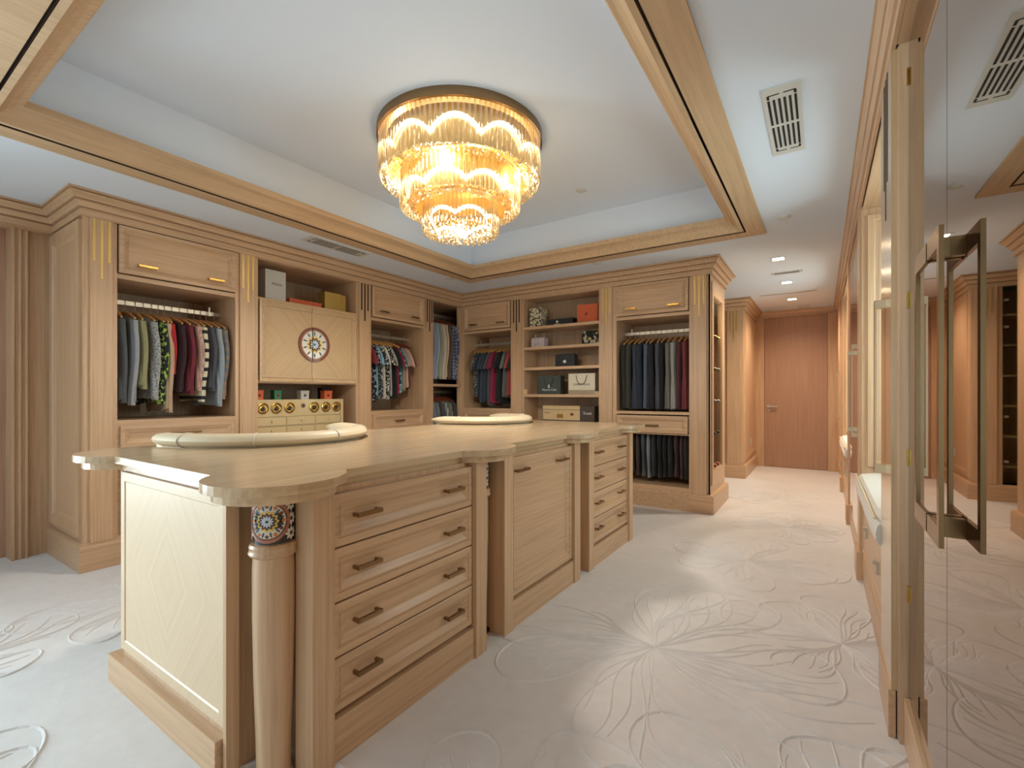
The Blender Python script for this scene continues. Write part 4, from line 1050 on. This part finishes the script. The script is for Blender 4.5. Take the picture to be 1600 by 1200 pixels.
P_white = mat('box_silver_grey', (196, 194, 190), 0.45); P_orange = mat('box_orange', (206, 98, 58), 0.6); P_black = mat('card_black', (40, 42, 44), 0.6); P_cream = mat('card_cream', (214, 204, 182), 0.7)
P_dgreen = mat('card_dark_green', (66, 74, 68), 0.6); P_green = mat('box_green', (56, 122, 88), 0.5); P_blk2 = mat('black_leather', (28, 28, 30), 0.4); P_trunk = mat('trunk_canvas', (206, 178, 134), 0.6); P_trunkd = mat('trunk_dark_leather', (74, 62, 52), 0.5)
P_gold = mat('gold_foil', (208, 180, 104), 0.28, 0.85); P_pink = mat('blush_leather', (196, 178, 180), 0.45)
def lidbox(name, F, u0, u1, n0, n1, z0, z1, m, label, cat='box', lid=0.03, group=None, ml=None):
    t = thing(name, F((u0 + u1) / 2, (n0 + n1) / 2, z0), label, cat, group)
    MB().bf(F, u0 + 0.003, u1 - 0.003, n0 + 0.003, n1 - 0.003, z0, z1 - 0.004).build('box_body', m, t)
    MB().bf(F, u0, u1, n0, n1, z1 - lid, z1).build('lid', ml or m, t)
    return t
# medallion cabinet, upper shelf
t = lidbox('tall_box', FL, 2.335, 2.535, -0.235, -0.09, 2.065, 2.352, P_white, 'tall silver-grey box on top shelf above the medallion doors', 'box', 0.285)
MB().bf(FL, 2.334, 2.3365, -0.092, -0.087, 2.065, 2.352).build('edge_band', P_black, t)
text_part('PRADA', 0.032, FL, 2.45, -0.089, 2.225, ink_d, t)
lidbox('flat_box', FL, 2.58, 2.93, -0.36, -0.10, 2.065, 2.125, P_orange, 'flat orange box on top shelf above the medallion doors', 'box', 0.02)
t = thing('gift_bag', FL(3.05, -0.14, 2.065), 'shiny gold square carrier bag on top shelf above the medallion doors', 'bag')
MB().bf(FL, 2.955, 3.15, -0.22, -0.09, 2.065, 2.255).build('bag_body', P_gold, t)
MB().bf(FL, 3.135, 3.205, -0.16, -0.084, 2.066, 2.248).build('side_gusset', P_gold, t)
for u in (3.02, 3.10): MB().tube([FL(u - 0.02, -0.15, 2.25), FL(u - 0.015, -0.15, 2.268), FL(u + 0.015, -0.15, 2.268), FL(u + 0.02, -0.15, 2.25)], 0.003, 5).build('handle', P_black, t)
# watch winder chest and the small boxes on it
wc = thing('watch_winder_chest', FL(2.66, -0.2, 0.75), 'cream chest with round brass portholes and small drawers under the medallion doors', 'chest')
board(FL, 2.223, 3.27, 0.72, 0.75, lb2, 'shelf', n1=-0.002, m=M['wy'])
MB().bf(FL, 2.223, 3.27, -0.02, 0.0, 0.19, 0.72).build('front_frame', M['wy'], lb2)
front(FL, 2.24, 2.743, 0.21, 0.70, 'door', M['wz'], lb2); front(FL, 2.75, 3.255, 0.21, 0.70, 'door', M['wz'], lb2)
P_chest = mat('chest_cream_lacquer', (206, 182, 136), 0.4, coat=0.2)
MB().bf(FL, 2.226, 3.135, -0.40, -0.045, 0.75, 1.150).build('chest_body', P_chest, wc)
MB().bf(FL, 3.105, 3.135, -0.048, -0.034, 0.75, 1.150).build('chest_stile', P_chest, wc)
for k, y in enumerate((2.290, 2.415, 2.543, 2.802, 2.932, 3.055)):
    FX = lambda a, b_, l: (XL - 0.045 + l, y + a, 1.073 + b_)
    vs = []; fs = []; s = 24
    mb = MB()
    for (rr, l) in ((0.050, 0.0), (0.050, 0.012), (0.043, 0.014), (0.040, 0.006), (0.030, -0.004 + 0.008), (0.012, 0.010), (0.001, 0.012)):
        for q in range(s): vs.append(FX(rr * math.cos(2 * PI * q / s), rr * math.sin(2 * PI * q / s), l))
    for i in range(6):
        for q in range(s):
            q2 = (q + 1) % s; fs.append((i * s + q, i * s + q2, (i + 1) * s + q2, (i + 1) * s + q))
    pw = mb.add(vs, fs).build('porthole', M['brass'], wc, smooth=True)
    MB().add([FX(0.014 * math.cos(a) - 0.006, 0.020 * math.sin(a) - 0.006, 0.0135) for a in [2 * PI * q / 14 for q in range(14)]], [tuple(range(14))]).build('watch_face', P_black, pw)
for q0, q1, c_ in ((0.022, 0.012, M['bronze']), (0.012, 0.001, P_black)):
    s = 18; vs = []
    for rr, l in ((q0, 0.0), (q0, 0.006), (q1, 0.006)):
        vs += [(XL - 0.045 + l, 2.685 + rr * math.cos(2 * PI * q / s), 1.090 + rr * math.sin(2 * PI * q / s)) for q in range(s)]
    MB().add(vs, [(i * s + q, i * s + (q + 1) % s, (i + 1) * s + (q + 1) % s, (i + 1) * s + q) for i in range(2) for q in range(s)]).build('keyhole' if q0 < .02 else 'lock_ring', c_, wc)
MB().bf(FL, 2.228, 3.104, -0.045, -0.0425, 0.753, 0.992).build('drawer_recess', M['dark'], wc)  # dark backing sheet, puts the shade of the drawer gaps into colour
for u_ in (2.226, 2.514, 2.814): MB().bf(FL, u_ - 0.004, u_ + 0.004, -0.045, -0.036, 0.753, 0.992).build('divider', P_chest, wc)
for z_ in (0.904, 0.821): MB().bf(FL, 2.226, 3.104, -0.045, -0.037, z_ - 0.003, z_ + 0.003).build('divider', P_chest, wc)
for zi, (z0, z1) in enumerate(((0.910, 0.989), (0.827, 0.898), (0.755, 0.815))):
    for a, b_ in ((2.232, 2.508), (2.520, 2.808), (2.820, 3.101)):
        d = MB().panel(FL, a, b_, z0, z1, [(0, -0.044), (0, -0.037), (0.003, -0.035)]).build('drawer', P_chest, wc)
        MB().lathe(0, 0, [(0.001, 0), (0.009, 0.004), (0.009, 0.010), (0.006, 0.012)], 10).build('tmp', P_chest)
        bpy.data.objects.remove(bpy.data.objects['tmp'])
        MB().bf(FL, (a + b_) / 2 - 0.008, (a + b_) / 2 + 0.008, -0.035, -0.020, (z0 + z1) / 2 - 0.008, (z0 + z1) / 2 + 0.008).build('knob', P_chest, d)
for (a, b_, m, lab, n0) in ((2.275, 2.352, P_orange, 'small orange cube box at the left end of the winder chest', -0.14), (2.452, 2.525, P_green, 'small green cube box on the winder chest', -0.14), (2.722, 2.815, P_white, 'small white cube box on the winder chest', -0.14), (2.985, 3.08, P_orange, 'small orange cube box at the right end of the winder chest', -0.14)):
    t = lidbox('small_box', FL, a, b_, n0 - 0.075, n0, 1.150, 1.238, m, lab, 'box', 0.022, 'small cube boxes on the winder chest')
    MB().bf(FL, (a + b_) / 2 - 0.012, (a + b_) / 2 + 0.012, n0, n0 + 0.001, 1.176, 1.202).build('emblem', ink_d if m is P_white else ink_o, t)
lidbox('dark_box', FL, 3.05, 3.135, -0.36, -0.27, 1.150, 1.27, P_black, 'small black box behind the right orange cube on the winder chest', 'box', 0.03)

# back shelves
def carrier(F, u0, u1, n0, n1, z0, z1, m, label, mh):
    t = thing('carrier_bag', F((u0 + u1) / 2, (n0 + n1) / 2, z0), label, 'bag')
    mb = MB(); a = 0.004
    mb.bf(F, u0, u1, n1 - a, n1, z0, z1); mb.bf(F, u0, u1, n0, n0 + a, z0, z1); mb.bf(F, u0, u0 + a, n0, n1, z0, z1); mb.bf(F, u1 - a, u1, n0, n1, z0, z1); mb.bf(F, u0, u1, n0, n1, z0, z0 + a)
    mb.build('bag_body', m, t)
    c = (u0 + u1) / 2; w = (u1 - u0) * 0.2
    MB().tube([F(c - w, n1 + 0.003, z1 - 0.02), F(c - w * 0.75, n1 + 0.006, z1 - 0.09), F(c - w * 0.35, n1 + 0.008, z1 - 0.125), F(c + w * 0.35, n1 + 0.008, z1 - 0.125), F(c + w * 0.75, n1 + 0.006, z1 - 0.09), F(c + w, n1 + 0.003, z1 - 0.02)], 0.004, 6).build('rope_handle', mh, t)
    return t
t = thing('patterned_box', FB(-3.0, -0.12, SH[0]), 'cream and black script-patterned box on the top back shelf', 'box')
mp_ = cloth((212, 200, 168), 'dots', (70, 66, 60), 38)
MB().bf(FB, -3.085, -2.925, -0.24, -0.06, SH[0], SH[0] + 0.225).build('box_body', mp_, t)
MB().bf(FB, -3.088, -2.922, -0.243, -0.057, SH[0] + 0.19, SH[0] + 0.24).build('lid', mp_, t)
t = lidbox('flat_black_box', FB, -2.85, -2.49, -0.20, -0.07, SH[0], SH[0] + 0.080, P_black, 'flat black box with a round white emblem on the top back shelf', 'box', 0.03)
text_part('VERSACE', 0.020, FB, -2.70, -0.069, SH[0] + 0.015, ink_w, t)
MB().add([FB(-2.70 + 0.015 * math.cos(a), -0.069, SH[0] + 0.045 + 0.015 * math.sin(a)) for a in [2 * PI * k / 18 for k in range(18)]], [tuple(range(18))]).build('emblem', ink_w, t)
t = lidbox('orange_box', FB, -2.425, -2.165, -0.24, -0.06, SH[0], SH[0] + 0.215, P_orange, 'large orange box with a dark emblem on the top back shelf', 'box', 0.20)
MB().add([FB(-2.31 + dx, -0.0585, SH[0] + 0.105 + dz) for dx, dz in [(-0.016, -0.018), (0.004, -0.020), (0.014, -0.002), (0.018, 0.020), (0.006, 0.012), (-0.012, 0.010)]], [tuple(range(6))]).build('emblem', ink_o, t)
def handbag(u0, u1, n0, n1, z0, h, m, label, mb_, chain=True, round_=False):
    t = thing('handbag', FB((u0 + u1) / 2, (n0 + n1) / 2, z0), label, 'handbag')
    c = (u0 + u1) / 2; w = (u1 - u0) / 2; prof = []
    for k in range(21):
        q = -1 + 2 * k / 20.0
        top = h * (1 - (0.5 * abs(q) ** 3 if round_ else 0.08 * abs(q) ** 6))
        prof.append((c + w * q, top))
    mb = MB(); vs = []; fs = []; n = len(prof)
    for nn, sc in ((n0, 0.96), (n0 * 0.75 + n1 * 0.25, 1.0), (n0 * 0.2 + n1 * 0.8, 1.0), (n1, 0.96)):
        for u, tp in prof: vs.append(FB(c + (u - c) * sc, nn, z0 + tp * sc))
        vs += [FB(c + w * sc, nn, z0), FB(c - w * sc, nn, z0)]
    q = n + 2
    for i in range(3):
        for j in range(q): fs.append((i * q + j, i * q + (j + 1) % q, (i + 1) * q + (j + 1) % q, (i + 1) * q + j))
    fs += [tuple(range(q)), tuple(range(3 * q, 4 * q))]
    mb.add(vs, fs).build('bag_body', m, t, smooth=True)
    MB().bf(FB, u0 + 0.006, u1 - 0.006, n1 - 0.004, n1 + 0.006, z0 + h * 0.42, z0 + h * 0.93).build('flap', m, t)
    MB().bf(FB, c - 0.014, c + 0.014, n1 + 0.006, n1 + 0.012, z0 + h * 0.30, z0 + h * 0.46).build('clasp', mb_, t)
    if chain:
        MB().tube([FB(u0 + 0.03, (n0 + n1) / 2, z0 + h * 0.95), FB(u0 + 0.04, (n0 + n1) / 2, z0 + h + 0.045), FB(c, (n0 + n1) / 2, z0 + h + 0.03), FB(u1 - 0.04, (n0 + n1) / 2, z0 + h + 0.045), FB(u1 - 0.03, (n0 + n1) / 2, z0 + h * 0.95)], 0.006, 6).build('handle', mb_, t)
    return t
handbag(-3.07, -2.875, -0.17, -0.07, SH[1], 0.125, cloth((204, 190, 192), 'dots', (168, 152, 158), 70), 'small blush textured handbag with a chain handle on the second shelf', M['steel'])
handbag(-2.375, -2.16, -0.18, -0.07, SH[1], 0.165, cloth((30, 30, 32), 'dots', (176, 166, 140), 26), 'rounded black handbag with gold and white ornament on the second shelf', P_gold, False, True)
t = handbag(-2.735, -2.465, -0.17, -0.08, SH[2], 0.155, P_black, 'black flap handbag with a white emblem alone on the third shelf', ink_w, False)
MB().add([FB(-2.60 + 0.02 * math.cos(a) * (1 + .3 * math.cos(5 * a)), -0.0725, SH[2] + 0.062 + 0.018 * math.sin(a) * (1 + .3 * math.cos(5 * a))) for a in [2 * PI * k / 30 for k in range(30)]], [tuple(range(30))]).build('emblem', ink_w, t)
t = carrier(FB, -2.985, -2.65, -0.17, -0.07, SH[3], SH[3] + 0.225, P_dgreen, 'dark green paper carrier bag with white lettering on the fourth shelf', P_blk2)
text_part('Maurice Cold', 0.036, FB, -2.81, -0.068, SH[3] + 0.055, ink_w, t)
MB().add([FB(-2.815 + 0.018 * math.cos(a), -0.0685, SH[3] + 0.098 + 0.022 * math.sin(a)) for a in [2 * PI * k / 6 for k in range(6)]], [tuple(range(6))]).build('emblem', ink_w, t)
t = carrier(FB, -2.535, -2.185, -0.16, -0.04, SH[3], SH[3] + 0.245, P_cream, 'cream paper carrier bag with grey lettering on the fourth shelf', ink_d)
text_part('LORO PIANA', 0.036, FB, -2.36, -0.038, SH[3] + 0.115, ink_d, t)
MB().bf(FB, -2.53, -2.19, -0.041, -0.036, SH[3] + 0.01, SH[3] + 0.05).build('base_band', mat('card_taupe', (160, 142, 116), 0.7), t)
t = thing('travel_trunk', FB(-2.55, -0.12, SH[4]), 'cream travel trunk with a dark leather end on the lowest visible shelf', 'trunk')
MB().bf(FB, -2.885, -2.385, -0.26, -0.05, SH[4], SH[4] + 0.135).build('trunk_body', P_trunk, t)
MB().bf(FB, -2.888, -2.385, -0.262, -0.047, SH[4] + 0.14, SH[4] + 0.185).build('trunk_lid', P_trunk, t)
MB().bf(FB, -2.887, -2.385, -0.255, -0.055, SH[4] + 0.135, SH[4] + 0.14).build('lid_seam', P_trunkd, t)
MB().bf(FB, -2.385, -2.20, -0.262, -0.047, SH[4], SH[4] + 0.185).build('dark_end', P_trunkd, t)
MB().bf(FB, -2.885, -2.385, -0.05, -0.046, SH[4], SH[4] + 0.014).build('base_trim', P_trunkd, t)
MB().bf(FB, -2.685, -2.61, -0.05, -0.040, SH[4] + 0.04, SH[4] + 0.085).build('lock_plate', M['brass'], t)
text_part('FENDI', 0.03, FB, -2.83, -0.0495, SH[4] + 0.098, ink_d, t)
text_part('Trunk', 0.045, FB, -2.29, -0.0465, SH[4] + 0.10, ink_w, t)
MB().add([FB(-2.49 + 0.024 * math.cos(a), -0.0495, SH[4] + 0.085 + 0.018 * math.sin(a)) for a in [2 * PI * k / 9 for k in range(9)]], [tuple(range(9))]).build('sticker', ink_o, t)

# shoes in the end display
def shoe(x, y, z, m, label, rz=PI / 2, heel=0.05):
    t = thing('shoe', (x, y, z), label, 'shoe', 'shoes in the end display')
    t.rotation_euler = (0, 0, rz)
    rings = []
    for i in range(9):
        q = i / 8.0; X_ = -0.11 + 0.22 * q; w = 0.032 * (0.75 + 0.5 * math.sin(PI * min(1, q * 1.05)) ** 1.2) * (1 if q < 0.9 else 0.6)
        lo = heel * max(0, 1 - q * 1.9) + 0.004; hi = lo + 0.06 * (1 - q) ** 0.6 + 0.022 * (1 - 0.5 * q)
        rings.append([(X_, w * math.cos(a), (lo + hi) / 2 + (hi - lo) / 2 * math.sin(a)) for a in [2 * PI * k / 12 for k in range(12)]])
    me = loft(rings).mesh('upper', smooth=True); inst('upper', me, m, t)
    me = MB().box(-0.105, -0.075, -0.018, 0.018, 0, heel + 0.012).mesh('heel'); inst('heel', me, P_blk2, t)
    me = MB().box(-0.02, 0.105, -0.03, 0.03, 0, 0.006).mesh('sole'); inst('sole', me, P_blk2, t)
for z, m, lab in ((DSH[0], P_orange, 'orange heeled shoe on the bottom shelf of the end display'), (DSH[1], P_blk2, 'black heeled shoe on the second shelf of the end display'), (DSH[2], P_pink, 'blush heeled shoe on the middle shelf of the end display'), (DSH[3], P_cream, 'cream heeled shoe on the fourth shelf of the end display'), (DSH[4], P_gold, 'gold heeled shoe on the top shelf of the end display')):
    shoe(-1.03, 5.30, z, m, lab, 0.0)
    shoe(-1.03, 5.48, z, m, lab + ', farther of the pair', 0.0)
